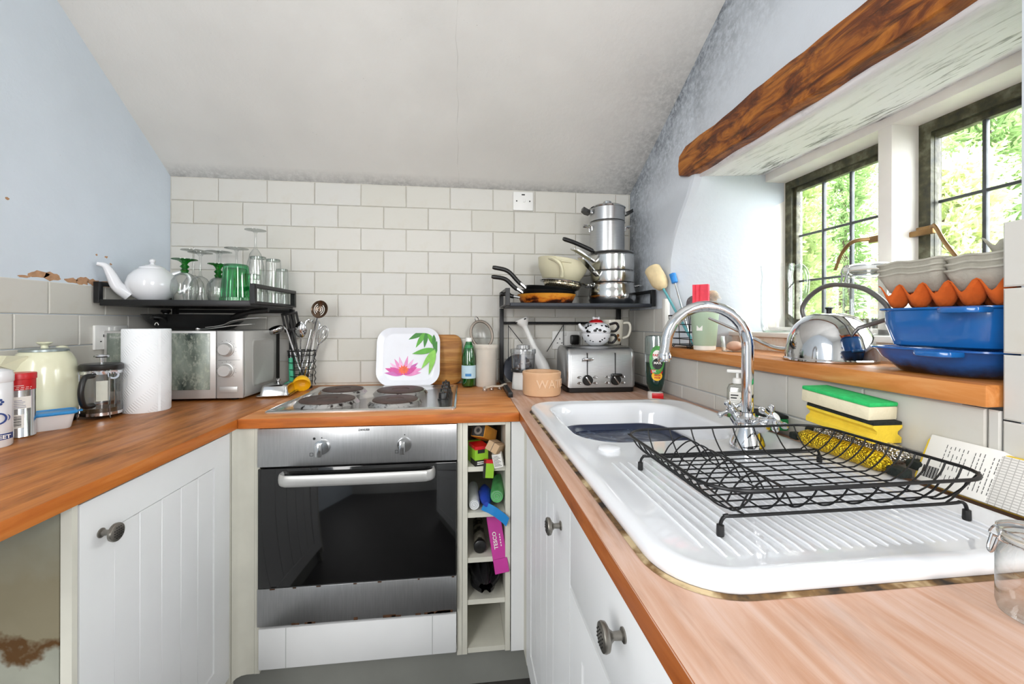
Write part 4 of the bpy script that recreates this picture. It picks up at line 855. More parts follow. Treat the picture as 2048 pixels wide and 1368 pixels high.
for p, q in (((1.502, 1.185), (1.570, 1.10)), ((1.502, 1.19), (1.502, 1.02)), ((1.772, 1.19), (1.690, 1.06)), ((1.772, 1.19), (1.772, 1.06))):
    b = nb(); tube(b, [(p[0], -.031, p[1] - ZC), (q[0], -.031, q[1] - ZC)], .002, 6); part('brace_rod', b, M_BLACKMETAL, U)
# --- pans on the rack
def enamel_burnt():
    t = NT('burnt_orange_enamel').set(.3, 0, .5); x, y, z = t.xyz(); f = t.noise(16, 5, t.mapped((1, 1, 2.5)), .7); e = t.math('ADD', t.maprange(z, .045, .0), t.math('MULTIPLY', t.math('SUBTRACT', f, .5), 2.2))
    t.col(t.ramp(e, [(.25, '#d8922f'), (.55, '#c46a1c'), (.8, '#4a1d0a'), (1, '#1c0d07')])); return t.m
def pan(label, x, y, z, r, h, body, hdir, hlen, rise, tilt=0, inner=M_IRONPAN, name='frying_pan', base=.76, group='frying pans on the rack'):
    U = thing(name, label, 'pan', (0, 0, 0), 0, group); U.matrix_world = T(x, y, z) @ RY(tilt)
    b = nb(); lathe(b, [(0, 0), (r * base, 0), (r * (base + .1), .004), (r * .98, h - .004), (r, h), (r - .003, h + .001), (r * (base + .08), .007), (0, .005)], 52); B_ = part('body', b, body, U)
    b = nb(); lathe(b, [(r - .002, h + .0012), (r * (base + .07), .0078), (0, .0062)], 44); part('coating', b, inner, B_)
    d = Vector((math.cos(math.radians(hdir)), math.sin(math.radians(hdir)), 0)); p = [d * (r - .004) + Vector((0, 0, h * .72)), d * (r + .03) + Vector((0, 0, h * .72 + rise * .35)), d * (r + hlen * .55) + Vector((0, 0, h * .72 + rise * .9)), d * (r + hlen) + Vector((0, 0, h * .72 + rise))]
    P_ = bez(p, 6); n = len(P_); b = nb(); tube(b, P_, [.006 if i < 4 else .0095 for i in range(n - 1)] + [.007], 10, flat=.75); part('handle', b, M_BLACK, U)
    b = nb(); blade(b, [d * (r - .008) + Vector((0, 0, h * .7)), d * (r + .022) + Vector((0, 0, h * .72 + rise * .28))], [.024, .012], .006); part('handle_bracket', b, M_POLISH, U); return U
pan('burnt orange frying pan, lowest of the nested pans on the rack', 1.658, -.170, ZR, .132, .042, enamel_burnt(), 184, .078, .014)
pan('black frying pan nested in the orange one, middle of the nested pans', 1.660, -.170, ZR + .016, .126, .040, M_IRONPAN, 190, .135, .058, 3)
pan('black frying pan with the highest handle, topmost of the nested pans', 1.668, -.168, ZR + .034, .118, .036, M_IRONPAN, 186, .150, .072, 6)
U = thing('strainer', 'perforated steel strainer on top of the nested frying pans', 'strainer'); U.matrix_world = T(1.728, -.165, ZR + .062) @ RY(7)
def perforated():
    t = NT('perforated_steel').set(.25, .95); v = t.n('ShaderNodeTexVoronoi'); v.inputs['Scale'].default_value = 130; v.inputs['Randomness'].default_value = .0; t.l(t.obj(), v.inputs['Vector'])
    t.col(t.ramp(v.outputs['Distance'], [(.28, '#1f1a14'), (.36, '#b6ab93')])); return t.m
b = nb(); lathe(b, [(0, .0), (.06, .002), (.078, .012), (.088, .034)], 44); part('bowl', b, perforated(), U, solidify=.001)
b = nb(); lathe(b, [(.086, .033), (.102, .034), (.104, .037), (.102, .040), (.087, .038)], 44); part('rim', b, M_POLISH, U)
U = thing('colander_bowl', 'cream plastic colander bowl tipped onto the strainer', 'bowl'); U.matrix_world = T(1.724, -.150, ZR + .104) @ RY(10)
M_CRP = mat('cream_plastic', '#cfc9ac', .4, var=.04)
b = nb(); lathe(b, [(0, 0), (.07, 0), (.082, .006), (.108, .055), (.116, .092), (.113, .093), (.104, .055), (.078, .009), (0, .005)], 48); part('bowl', b, M_CRP, U)
b = nb(); tube(b, bez([(-.074, -.072, .082), (-.060, -.098, .078), (-.034, -.108, .060), (-.018, -.096, .030), (-.014, -.088, .012)], 6), .009, 8, flat=1.6); part('grip_rib', b, M_CRP, U)
b = nb(); tube(b, bez([(.02, -.1, .076), (.0, -.112, .078), (-.034, -.108, .076)], 6), .006, 8); part('grip_bar', b, M_CRP, U)
# column of steel pots
PX, PY = 1.962, -.172
U = thing('casserole_pot', 'bellied steel pot at the bottom of the pot stack', 'pot', (PX, PY, ZR), 0, 'steel pots on the rack')
M_POT = mat('polished_pot', '#cfcfcd', .16, 1.0, var=.06, vs=7)
b = nb(); lathe(b, [(0, 0), (.088, 0), (.094, .003), (.106, .022), (.1085, .042), (.104, .066), (.0995, .088), (.102, .094), (.100, .096), (.096, .09), (0, .09)], 56); part('body', b, M_POT, U)
b = nb(); tube(b, bez([(.1, -.022, .082), (.128, -.022, .088), (.136, 0, .091), (.128, .022, .088), (.1, .022, .082)], 6), .0055, 8); part('ear_handle', b, M_POT, U)
b = nb(); tube(b, bez([(-.1, -.022, .082), (-.12, -.022, .086), (-.126, 0, .088), (-.12, .022, .086), (-.1, .022, .082)], 6), .0055, 8); part('ear_handle', b, M_POT, U)
def saucepan(label, z, h, r, hz, ang, L, m=M_POT):
    U = thing('saucepan', label, 'pot', (PX, PY, z), 0, 'steel pots on the rack')
    b = nb(); lathe(b, [(0, 0), (r - .012, 0), (r - .004, .004), (r - .001, .02), (r - .001, h - .004), (r + .002, h - .002), (r + .001, h), (r - .003, h - .002), (r - .004, h - .012), (0, h - .012)], 56); part('body', b, m, U)
    d = RZ(ang) @ Vector((1, 0, 0)); b = nb(); P_ = bez([d * (r - .002) + Vector((0, 0, h * .55)), d * (r + L * .3) + Vector((0, 0, h * .55 + hz * .4)), d * (r + L * .75) + Vector((0, 0, h * .55 + hz)), d * (r + L) + Vector((0, 0, h * .55 + hz * 1.15))], 6); n = len(P_)
    blade(b, P_, [.020 + .008 * math.sin(PI * i / n) if i < n - 3 else .02 - .006 * (i - n + 3) for i in range(n)], .006); part('handle', b, M_POT, U); return U
saucepan('shallow steel saucepan second from the bottom of the pot stack', ZR + .0965, .052, .101, .060, 212, .125)
saucepan('steel saucepan third from the bottom of the pot stack', ZR + .149, .074, .101, .042, 200, .125)
U = thing('skillet', 'small skillet with a black handle lying on the pot stack', 'pan', (PX, PY, ZR + .2235))
b = nb(); lathe(b, [(0, 0), (.085, 0), (.10, .010), (.1015, .012), (.083, .003), (0, .0025)], 48); part('body', b, M_STEEL, U)
b = nb(); tube(b, bez([(-.09, -.03, .010), (-.12, -.04, .022), (-.19, -.055, .046), (-.245, -.066, .060)], 6), [.006] * 3 + [.010] * 15 + [.007], 10, flat=.8); part('handle', b, M_BLACK, U)
U = thing('stock_pot', 'tall straight steel pot with loop handles on the pot stack', 'pot', (PX - .014, PY + .022, ZR + .2268), 0, 'steel pots on the rack')
b = nb(); lathe(b, [(0, 0), (.073, 0), (.078, .004), (.078, .146), (.081, .149), (.080, .151), (.076, .148), (.074, .14), (0, .14)], 52); part('body', b, M_STEEL, U)
for s in (-1, 1): b = nb(); tube(b, bez([(s * .078, -.02, .112), (s * .082, -.02, .132), (s * .108, -.018, .136), (s * .113, 0, .137), (s * .108, .018, .136), (s * .082, .02, .132), (s * .078, .02, .112)], 5), .004, 8); part('loop_handle', b, M_POLISH, U)
U = thing('lidded_pot', 'small lidded pot with black handles at the very top of the stack', 'pot', (PX - .014, PY + .022, ZR + .3783))
b = nb(); lathe(b, [(0, 0), (.074, 0), (.079, .004), (.079, .062), (.081, .064), (0, .064)], 52); part('body', b, M_STEEL, U)
b = nb(); lathe(b, [(.082, .0645), (.083, .067), (.07, .075), (.03, .081), (0, .082)], 48); LID = part('lid', b, M_POLISH, U)
b = nb(); lathe(b, [(0, .081), (.012, .082), (.012, .086), (.019, .089), (.019, .098), (.016, .100), (0, .100)], 28); part('lid_knob', b, M_POLISH, LID)
for s in (-1, 1):
    b = nb(); box(b, .074, .090, -.016, .016, .038, .054, RZ(0 if s > 0 else 180), bev=.002); part('handle_bracket', b, M_POLISH, U)
    b = nb(); loft(b, [[(.086, -.020, .036), (.086, .020, .036), (.086, .020, .052), (.086, -.020, .052)], [(.104, -.024, .042), (.104, .024, .042), (.106, .024, .060), (.106, -.024, .060)], [(.120, -.018, .052), (.120, .018, .052), (.116, .018, .068), (.116, -.018, .068)]], RZ(0 if s > 0 else 180)); part('handle', b, M_BLACK, U)
# ------------------------------------------------------------------ below the rack
U = socket('wall_socket', 'white double wall socket with a black plug behind the toaster', T(1.795, -.0055, 1.115), .150, .090, (-.038,), ((-.012, .030), (.060, .030)))
b = nb(); box(b, .012, .054, -.040, -.009, -.022, .026, bev=.008); PG = part('plug', b, M_BLACK, U); b = nb(); tube(b, bez([(.033, -.028, -.020), (.034, -.03, -.06), (.045, -.022, -.12), (.04, -.02, -.19)], 6), .003, 8); part('plug_cord', b, M_BLACK, PG)
U = thing('toaster', 'brushed steel four-slice toaster under the pan rack', 'toaster', (1.712, -.338, ZC))
W_, D_, H_ = .292, .195, .193
prof = [(0, .022), (D_, .022), (D_, .15), (D_ - .010, .176), (D_ - .035, .190), (.045, .190), (.018, .180), (.004, .155)]
b = nb(); loft(b, [[(x, p[0], p[1]) for p in prof] for x in (.016, W_ - .016)]); part('wrap', b, M_STEEL, U, ang=50)
for x0, x1 in ((0, .016), (W_ - .016, W_)):
    b = nb(); s = .96; loft(b, [[(x, (p[0] - D_ / 2) * q + D_ / 2, (p[1] - .1) * q + .1) for p in prof] for x, q in (((x0, .93), (x0 + .008, 1.0), (x1, 1.005)) if x0 == 0 else ((x0, 1.005), (x1 - .008, 1.0), (x1, .93)))]); part('end_cheek', b, M_STEEL, U, ang=50)
b = nb(); loft(b, [[(*p, z) for p in rrect(e, W_ - e, -.002 + e, D_ - e, .02)] for e, z in ((.008, 0), (.002, .004), (.001, .022))]); part('base', b, M_BLACK, U)
for yy in (.062, .125): b = nb(); box(b, .035, W_ - .035, yy - .012, yy + .012, .186, .1908); part('bread_slot', b, M_BLACK, U, smooth=False)
for x in (.085, .205):
    b = nb(); box(b, x - .0018, x + .0018, -.0012, .010, .070, .165); part('lever_track', b, M_BLACK, U, smooth=False)
    b = nb(); lathe(b, [(0, 0), (.020, 0), (.022, .003), (.021, .012), (.019, .014), (0, .014)], 28, T(x, .001, .053) @ RX(90)); K = part('browning_dial', b, M_BLACK, U)
    b = nb(); box(b, -.003, .003, -.018, .018, .013, .019, T(x, .001, .053) @ RX(90) @ RZ(35), bev=.001); part('dial_grip', b, M_POLISH, K)
    for dx in (-.034, .034):
        for dz in (-.012, .012): b = nb(); lathe(b, [(0, 0), (.010, 0), (.010, .002), (.0085, .003), (.006, .001), (0, .001)], 20, T(x + dx, .001, .053 + dz) @ RX(90), 1, .55); part('push_button', b, M_POLISH, U)
b = nb(); box(b, .063, .107, -.020, -.001, .136, .146, bev=.004); part('lever', b, M_POLISH, U)
b = nb(); box(b, .187, .229, -.022, -.001, .068, .080, RZ(0), bev=.004); part('lever', b, M_BLACK, U)
# tea-for-one and mug on the toaster
ZT = ZC + .1912
U = thing('tea_for_one_pot', 'round white teapot with black spots and red lid on the toaster', 'teapot', (1.868, -.236, ZT))
b = nb(); lathe(b, [(0, 0), (.030, 0), (.034, .003), (.052, .018), (.062, .042), (.063, .052), (.060, .054), (0, .054)], 44); part('cup', b, M_CERAMIC, U)
b = nb(); lathe(b, [(0, .053), (.060, .0545), (.064, .062), (.060, .078), (.048, .093), (.030, .101), (0, .101)], 44); POT = part('pot', b, M_CERAMIC, U)
b = nb(); lathe(b, [(.030, .1), (.031, .104), (.022, .111), (.010, .114), (0, .115)], 28); LID = part('lid', b, M_RED, U)
b = nb(); tube(b, [(-.011, 0, .119), (.011, 0, .119)], .0038, 8); ball(b, .0055, T(-.012, 0, .121), n=10); ball(b, .0055, T(.012, 0, .121), n=10); ball(b, .0045, T(-.012, 0, .116), n=10); ball(b, .0045, T(.012, 0, .116), n=10); part('bone_knob', b, M_CERAMIC, LID)
b = nb(); tube(b, bez([(.052, -.022, .092), (.078, -.03, .098), (.088, -.033, .082), (.076, -.03, .064), (.056, -.024, .062)], 6), .0055, 8); part('pot_handle', b, mat('glossy_black', '#121214', .15), U)
b = nb(); tube(b, bez([(.052, -.022, .046), (.072, -.03, .046), (.078, -.033, .032), (.066, -.028, .014), (.046, -.02, .014)], 6), .0055, 8); part('cup_handle', b, mat('glossy_black', '#121214', .15), U)
b = nb(); tube(b, bez([(-.055, -.012, .068), (-.074, -.015, .080), (-.082, -.016, .095)], 6), [.011 - .0005 * i for i in range(13)], 10); part('spout', b, M_CERAMIC, U)
rg = random.Random(21)
for i in range(30):
    a = math.radians(rg.uniform(-175, -5)); up = i % 3 != 2; zz = rg.uniform(.060, .096) if up else rg.uniform(.016, .046)
    def rad(zv, P_): 
        for (r0, z0), (r1, z1) in zip(P_, P_[1:]):
            if z0 <= zv <= z1: return r0 + (r1 - r0) * (zv - z0) / (z1 - z0), math.atan2(-(r1 - r0), (z1 - z0))
        return .06, 0
    r, sl = rad(zz, [(.060, .0545), (.064, .062), (.060, .078), (.048, .093), (.030, .101)] if up else [(.034, .003), (.052, .018), (.062, .042), (.063, .052)])
    s = rg.uniform(.004, .0078) if up else rg.uniform(.003, .005)
    b = nb(); ball(b, s, T(r * math.cos(a), r * math.sin(a), zz) @ Matrix.Rotation(a, 4, 'Z') @ Matrix.Rotation(-sl, 4, 'Y') @ Matrix.Diagonal((.22, 1.1, .8, 1)), n=10); part('spot', b, mat('glossy_black', '#121214', .15), POT)
U = thing('mug', 'large white mug with brown flowers on the right of the toaster', 'mug', (1.966, -.158, ZT), -20)
b = nb(); lathe(b, [(0, 0), (.036, 0), (.040, .003), (.050, .03), (.0525, .07), (.054, .112), (.0525, .1135), (.050, .11), (.047, .03), (0, .006)], 44); part('body', b, mat('ivory_glaze', '#e8e4d6', .12, var=.02), U)
b = nb(); tube(b, bez([(.050, 0, .098), (.078, 0, .098), (.084, 0, .07), (.074, 0, .04), (.050, 0, .028)], 6), .006, 10, flat=1.3); part('handle', b, mat('ivory_glaze', '#e8e4d6'), U)
for a, zz in ((-62, .03), (-48, .022), (-55, .042), (-66, .092), (-54, .100)):
    b = nb(); ball(b, .0075, T(.0515 * math.cos(math.radians(a)), .0515 * math.sin(math.radians(a)), zz) @ RZ(a) @ Matrix.Diagonal((.15, 1, 1, 1)), n=10); part('flower_print', b, mat('brown_flower_print', '#8a5a2a', .4, var=.4, vs=90), U)
# hand blender
U = thing('hand_blender', 'white stick blender leaning behind the water bowl', 'blender'); p0, p1 = Vector((1.688, -.112, ZC + .012)), Vector((1.562, -.095, 1.205)); d = p1 - p0; L = d.length; U.matrix_world = Matrix.Translation(p0) @ upright(d)
b = nb(); lathe(b, [(0, 0), (.024, 0), (.028, .01), (.0285, .09), (.024, .13), (.016, .17), (.0125, .22), (.0125, L - .03), (.016, L - .022)], 28); part('body', b, M_WHITE, U)
b = nb(); lathe(b, [(.016, L - .022), (.022, L - .012), (.031, L + .004), (.031, L + .014), (.029, L + .015), (.026, L + .006), (0, L - .004)], 28); BG = part('blade_guard', b, M_WHITE, U)
for a in range(4): b = nb(); box(b, -.005, .005, .0295, .032, L + .004, L + .010, RZ(a * 90 + 20)); part('guard_vent', b, M_BLACK, BG, smooth=False)
# mini chopper
U = thing('mini_chopper', 'small chopper with clear bowl and white foot behind the water bowl', 'chopper', (1.548, -.205, ZC))
b = nb(); lathe(b, [(0, 0), (.046, 0), (.050, .004), (.046, .05), (.044, .076), (0, .076)], 36); part('foot', b, M_WHITE, U)
b = nb(); lathe(b, [(.047, .076), (.053, .077), (.053, .088), (.047, .088)], 36); part('gasket', b, M_BLACK, U)
b = nb(); lathe(b, [(0, .0885), (.048, .0885), (.051, .10), (.053, .155), (.056, .157), (.056, .168)], 40); part('bowl', b, glassy('clear_plastic', (.93, .94, .97), .06, .5, .13), U)
b = nb(); lathe(b, [(.056, .168), (.055, .175), (.03, .178), (.028, .192), (.018, .194), (0, .194)], 40); part('lid', b, glassy('clear_plastic', (.93, .94, .97)), U)
b = nb(); lathe(b, [(0, .089), (.010, .089), (.010, .165), (0, .166)], 20); part('spindle', b, M_WHITE, U)
for a in (20, 200): b = nb(); blade(b, [(0, 0, .11), (.025, .004, .112), (.044, .012, .118)], [.012, .014, .004], .0015, RZ(a)); part('blade', b, M_POLISH, U)
U = thing('leaning_pan_lid', 'dark round pan lid leaning against the wall beside the rack post', 'pan lid'); U.matrix_world = T(1.548, -.047, ZC + .0005) @ RX(-14) @ RX(90)  # this is a pan lid with its knob, standing on edge
b = nb(); lathe(b, [(0, .006), (.04, .005), (.066, .001), (.070, 0), (.070, -.003), (.066, -.002), (0, .003)], 44, T(0, .070, 0)); part('disc', b, mat('dark_blue_lid', '#23262f', .3, .5), U)
b = nb(); lathe(b, [(0, .005), (.007, .005), (.006, .014), (.014, .019), (.013, .024), (0, .025)], 20, T(0, .07, 0)); part('knob', b, M_BLACK, U)
# water bowl
M_STONE = mat('tan_stoneware', '#d9b08a', .45, var=.05, vs=14)
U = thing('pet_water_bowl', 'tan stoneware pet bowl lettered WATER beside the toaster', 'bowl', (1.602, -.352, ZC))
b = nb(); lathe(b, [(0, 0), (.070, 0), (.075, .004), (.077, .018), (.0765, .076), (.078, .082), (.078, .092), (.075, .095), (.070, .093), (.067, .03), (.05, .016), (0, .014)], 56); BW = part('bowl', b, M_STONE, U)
text('raised_lettering', 'WATER', .044, mat('relief_lit_stoneware', '#e6c5a4', .5, var=.05), BW, RZ(30) @ T(0, -.0768, .050) @ FACE, ext=.0032, wrap=.0768, bold=.0004)  # lighter colour painted on the letters stands in for their relief shading
b = nb(); arc_label(b, .0772, .022, .0235, math.radians(-10), math.radians(86), 16); part('panel_rule', b, M_STONE, BW)
# clear plastic odds by the rack foot
U = thing('plastic_clip_strip', 'clear plastic clip strip lying beside the rack foot', 'clip strip', (1.425, -.225, ZC), 8)
CP_ = glassy('clear_plastic', (.93, .94, .97))
b = nb(); blade(b, bez([(-.055, -.02, .012), (-.02, -.004, .018), (.02, .004, .016), (.05, .02, .022)], 4), [.014, .010, .014, .010, .015, .010, .014, .010, .015, .010, .014, .012, .012], .006); part('strip', b, mat('milky_plastic', '#cfc6b6', .3), U)
for k, xx in enumerate((-.05, -.018, .02)): b = nb(); lathe(b, [(0, 0), (.009, 0), (.010, .006), (.007, .014), (.004, .018), (0, .019)], 14, T(xx, -.016 + k * .012, 0)); part('clip', b, CP_, U)
# washing-up liquid
U = thing('washing_up_liquid', 'green squeeze bottle of washing-up liquid standing on its red cap', 'bottle', (2.018, -.490, ZC), facecam(2.018, -.49))
M_CAPR = M_RED; b = nb(); loft(b, [[(*p, z) for p in rrect(-a, a, -c, c, min(a, c) * .9)] for a, c, z in ((.027, .017, 0), (.028, .018, .002), (.027, .017, .026), (.02, .013, .028))]); CAP = part('cap', b, mat('cap_white_clear', '#d9d3cd', .3), U)
b = nb(); box(b, -.012, .030, -.0186, -.010, .003, .024, bev=.002); part('cap_label', b, M_RED, CAP)
def ell(a, c, z, n=36): return [(a * math.cos(2 * PI * k / n), c * math.sin(2 * PI * k / n), z) for k in range(n)]
b = nb(); loft(b, [ell(a, c, z) for a, c, z in ((.016, .012, .028), (.024, .017, .034), (.032, .021, .06), (.0365, .0235, .10), (.038, .024, .14))], cap=True); part('liquid', b, mat('dark_green_liquid', '#0c2f28', .12, var=.2, vs=10, coat=.3), U)
b = nb(); loft(b, [ell(a, c, z) for a, c, z in ((.038, .024, .1402), (.0385, .0242, .18), (.0375, .024, .23), (.035, .022, .240), (.02, .013, .243))], cap=False); part('empty_shell', b, glassy('pale_blue_plastic', (.80, .92, .93), .08, .5, .16), U)
def onfront(w, z0, z1, a=.0378, c=.0240, dy=.0006):    # label patch hugging the front of the bottle
    return lambda u, v: ((w * (2 * u - 1)), -(c + dy) * math.sqrt(max(0, 1 - (w * (2 * u - 1) / (a + .0005)) ** 2)), z0 + (z1 - z0) * v)
def frontdisc(b, cx, cz, rx, rz_, dy, n=28, a=.039, c=.0245):
    pts = []
    for k in range(n):
        x = cx + rx * math.cos(2 * PI * k / n); pts.append((x, -(c + dy) * math.sqrt(max(.02, 1 - (x / a) ** 2)), cz + rz_ * math.sin(2 * PI * k / n)))
    ctr = (cx, -(c + dy) * math.sqrt(max(.02, 1 - (cx / a) ** 2)), cz); addv(b, [ctr] + pts, [(0, 1 + k, 1 + (k + 1) % n) for k in range(n)])
b = nb(); frontdisc(b, .006, .150, .027, .055, .0008); LB = part('green_label', b, mat('leaf_green_label', '#3e8f3a', .4, var=.35, vs=60), U)
b = nb(); frontdisc(b, .007, .168, .0165, .020, .0014); part('white_roundel', b, M_PAPER, LB); b = nb(); frontdisc(b, .008, .136, .0185, .021, .0018); part('black_roundel', b, M_BLACK, LB)
text('brand_lettering', 'FAIRY', .0125, M_RED, LB, T(.007, -.0258, .168) @ FACE, bold=.0004); text('max_lettering', 'MAX', .0125, M_PAPER, LB, T(.008, -.0262, .139) @ FACE, bold=.0004)
b = nb(); grid(b, lambda u, v: (-.016 + .042 * u, -(.0240 + .0012) * math.sqrt(1 - ((-.016 + .042 * u) / .0375) ** 2), .100 + .014 * v), 10, 1); part('red_flash', b, M_RED, LB)
b = nb(); frontdisc(b, .006, .090, .019, .0185, .0008, a=.036, c=.0235); part('yellow_flash', b, M_YEL, LB)
text('flash_lettering', '5X', .012, M_PAPER, LB, T(-.004, -.0256, .107) @ FACE, bold=.0003); text('flash_lettering', 'MEGA', .0085, M_RED, LB, T(.008, -.0249, .093) @ FACE, bold=.0003); text('flash_lettering', 'PACK', .0085, M_RED, LB, T(.008, -.0247, .083) @ FACE, bold=.0003)
# ------------------------------------------------------------------ sink
SX0, SX1, SY0, SY1 = 1.505, 2.052, -1.598, -.600; ZS = .9315
U = thing('sink', 'white ceramic sink and draining board set into the right worktop', 'sink', (0, 0, 0))
b = nb(); R_ = .085; N = 10
def ring(e, z, x0=SX0, x1=SX1, y0=SY0, y1=SY1, r=R_): return [(*p, z) for p in rrect(x0 + e, x1 - e, y0 + e, y1 - e, max(.01, r - e), N)]
rings = [ring(.004, ZC + .0005), ring(.0, ZC + .004), ring(-.001, ZC + .014), ring(.003, ZS - .003), ring(.012, ZS), ring(.022, ZS - .001), ring(.034, ZS - .0035)]
V = [[b.verts.new(p) for p in R] for R in rings]
for p, q in zip(V, V[1:]):
    for i in range(len(p)): b.faces.new((p[i], p[(i + 1) % len(p)], q[(i + 1) % len(p)], q[i]))
BW0 = (1.560, 1.968, -1.085, -.650)
def bring(e, z): return [(*p, z) for p in rrect(BW0[0] + e, BW0[1] - e, BW0[2] + e, BW0[3] - e, max(.03, .10 - e * .6), N)]
hb = [bring(-.012, ZS - .0035), bring(-.004, ZS - .005), bring(.004, ZS - .012), bring(.012, ZS - .04), bring(.030, .79), bring(.045, .772), bring(.07, .766)]
W_ = [[b.verts.new(p) for p in R] for R in hb]
for p, q in zip(W_, W_[1:]):
    for i in range(len(p)): b.faces.new((p[i], p[(i + 1) % len(p)], q[(i + 1) % len(p)], q[i]))
b.faces.new(W_[-1])
b.edges.ensure_lookup_table(); ed = [b.edges.get((V[-1][i], V[-1][(i + 1) % len(V[-1])])) for i in range(len(V[-1]))] + [b.edges.get((W_[0][i], W_[0][(i + 1) % len(W_[0])])) for i in range(len(W_[0]))]
bmesh.ops.triangle_fill(b, use_beauty=True, edges=ed, normal=(0, 0, 1)); BODY = part('basin', b, M_CERAMIC, U, ang=50)
for k in range(26):
    x = 1.572 + k * .0165; b = nb(); r0 = -1.552 if 0 < k < 25 else -1.53; tube(b, [(x, r0, ZS - .0045), (x, r0 + .01, ZS - .0030), (x, -1.24, ZS - .0030), (x, -1.225, ZS - .0045)], .0022, 6); part('drainer_rib', b, M_CERAMIC, BODY)
b = nb(); lathe(b, [(.024, -.001), (.0235, .004), (.020, .006), (0, .0065)], 32, T(1.598, -1.138, ZS - .0035)); part('tap_hole_cover', b, M_CERAMIC, U)
b = nb(); ex = [(*p, ZC + .0004) for p in rrect(SX0 - .006, SX1 + .004, SY0 - .006, SY1 + .004, R_ + .004, N)]; inn = [(*p, ZC + .0015) for p in rrect(SX0 + .002, SX1 - .002, SY0 + .002, SY1 - .002, R_ - .002, N)]; loft(b, [ex, inn], cap=False)
part('sealant', b, (lambda t: (t.set(.8), t.col(t.ramp(t.noise(20, 4), [(.38, '#2a2018'), (.5, '#7a5c36'), (.62, '#c9b48d')])), t.m)[-1])(NT('mouldy_sealant')), U, label='mouldy brown sealant line')
M_NAVY = mat('navy_plastic', '#1b2540', .3, var=.15)
U = thing('washing_up_bowl', 'navy washing-up bowl full of water inside the sink', 'bowl', (0, 0, .7665))
def nring(e, z): return [(*p, z) for p in rrect(1.622 + e, 1.908 - e, -1.028 + e, -.706 - e, .075, N)]
b = nb(); loft(b, [nring(.010, 0), nring(.004, .006), nring(-.016, .094), nring(-.026, .098), nring(-.027, .100), nring(-.020, .1005), nring(-.010, .09), nring(.008, .012), nring(.014, .006)]); part('tub', b, M_NAVY, U)
def suds():
    t = NT('soapy_dark_water').set(.12, 0, .6); f = t.noise(22, 6, rough=.75, dist=1.2); g = t.noise(5, 3); t.col(t.mix(t.math('MULTIPLY', t.ramp(f, [(.5, 0.), (.68, 1.)]), t.ramp(g, [(.4, .1), (.7, 1.)])), '#14203c', '#8fa3b8')); t.bump(f, .4, .006); return t.m
b = nb(); loft(b, [nring(-.0085, .084), nring(-.0085, .0845)]); part('water', b, suds(), U)
# ------------------------------------------------------------------ tap
TX, TY = 1.902, -1.165; U = thing('mixer_tap', 'chrome swan-neck mixer tap with cross-head handles', 'tap', (TX, TY, ZS - .003))
b = nb(); lathe(b, [(0, 0), (.033, 0), (.036, .003), (.035, .012), (.028, .03), (.022, .045), (.019, .052), (.019, .058), (.022, .060), (.022, .066), (.0155, .070), (.0145, .078)], 36); part('body', b, M_CHROME, U)
arc = [(0, 0, .075), (0, 0, .14), (0, 0, .21)] + [(-.085 + .085 * math.cos(a), .018 * (1 - math.cos(a)), .222 + .088 * math.sin(a)) for a in [PI * k / 16 for k in range(0, 17)]] + [(-.173, .037, .203)]
b = nb(); tube(b, arc, .0122, 18); SP = part('spout', b, M_CHROME, U)
b = nb(); lathe(b, [(0, -.004), (.0135, -.004), (.0145, 0), (.0145, .010), (.013, .012), (.013, .016), (0, .016)], 24, T(-.173, .037, .191)); part('aerator', b, M_CHROME, SP)
for s, az in ((1, 78), (-1, 78)):
    M_ = T(0, 0, .034) @ RZ(90 if s > 0 else -62) @ RY(52)
    b = nb(); lathe(b, [(.012, .010), (.013, .026), (.0165, .028), (.0165, .044), (.012, .047), (.008, .056), (.008, .062)], 24, M_); ST = part('valve_arm', b, M_CHROME, U)
    b = nb(); lathe(b, [(0, .058), (.011, .060), (.0125, .066), (.011, .073), (0, .074)], 24, M_); HD = part('cross_handle', b, M_CHROME, ST)
    for k in range(4):
        b = nb(); lathe(b, [(.0045, .008), (.0042, .022), (.0070, .027), (.0072, .031), (.005, .035), (0, .036)], 14, M_ @ T(0, 0, .066) @ RZ(45 + 90 * k) @ RY(90)); part('spoke', b, M_CHROME, HD)
    b = nb(); lathe(b, [(0, .0755), (.0085, .0745), (.009, .073), (0, .073)], 20, M_); part('button', b, M_CERAMIC, HD)
# ------------------------------------------------------------------ soap dispenser and sponges behind the tap
U = thing('soap_dispenser', 'clear hand-soap pump bottle behind the tap', 'soap bottle', (2.086, -.872, ZC), facecam(2.086, -.872))
b = nb(); loft(b, [[(*p, z) for p in rrect(-a, a, -c, c, .010)] for a, c, z in ((.026, .016, .001), (.027, .017, .004), (.027, .017, .098), (.022, .014, .110), (.012, .010, .114))]); part('bottle', b, glassy('frosted_bottle', (.93, .95, .92), .12, .5, .22), U)
b = nb(); loft(b, [[(*p, z) for p in rrect(-a, a, -c, c, .009)] for a, c, z in ((.0245, .0145, .003), (.0255, .0155, .006), (.0255, .0155, .034))]); part('soap', b, mat('green_soap', '#4f9a3a', .3), U)
b = nb(); box(b, -.020, .020, -.0178, -.0172, .038, .090, bev=.0002); LB = part('label', b, M_PAPER, U)
b = nb(); [box(b, -.017, .003 - .004 * k, -.0181, -.0178, .079 - k * .008, .0825 - k * .008) for k in range(2)]; part('bold_print', b, M_BLACK, LB, kind='stuff'); text('label_cross', '+', .020, mat('cross_green', '#2f8f4a', .5), LB, T(.013, -.0181, .072) @ FACE, bold=.0006)
b = nb()
for k in range(5): box(b, -.017, .006 - .003 * (k % 2), -.0181, -.0178, .064 - k * .006, .0652 - k * .006)
part('small_print', b, mat('grey_print', '#b9bcb8', .5), LB, kind='stuff')
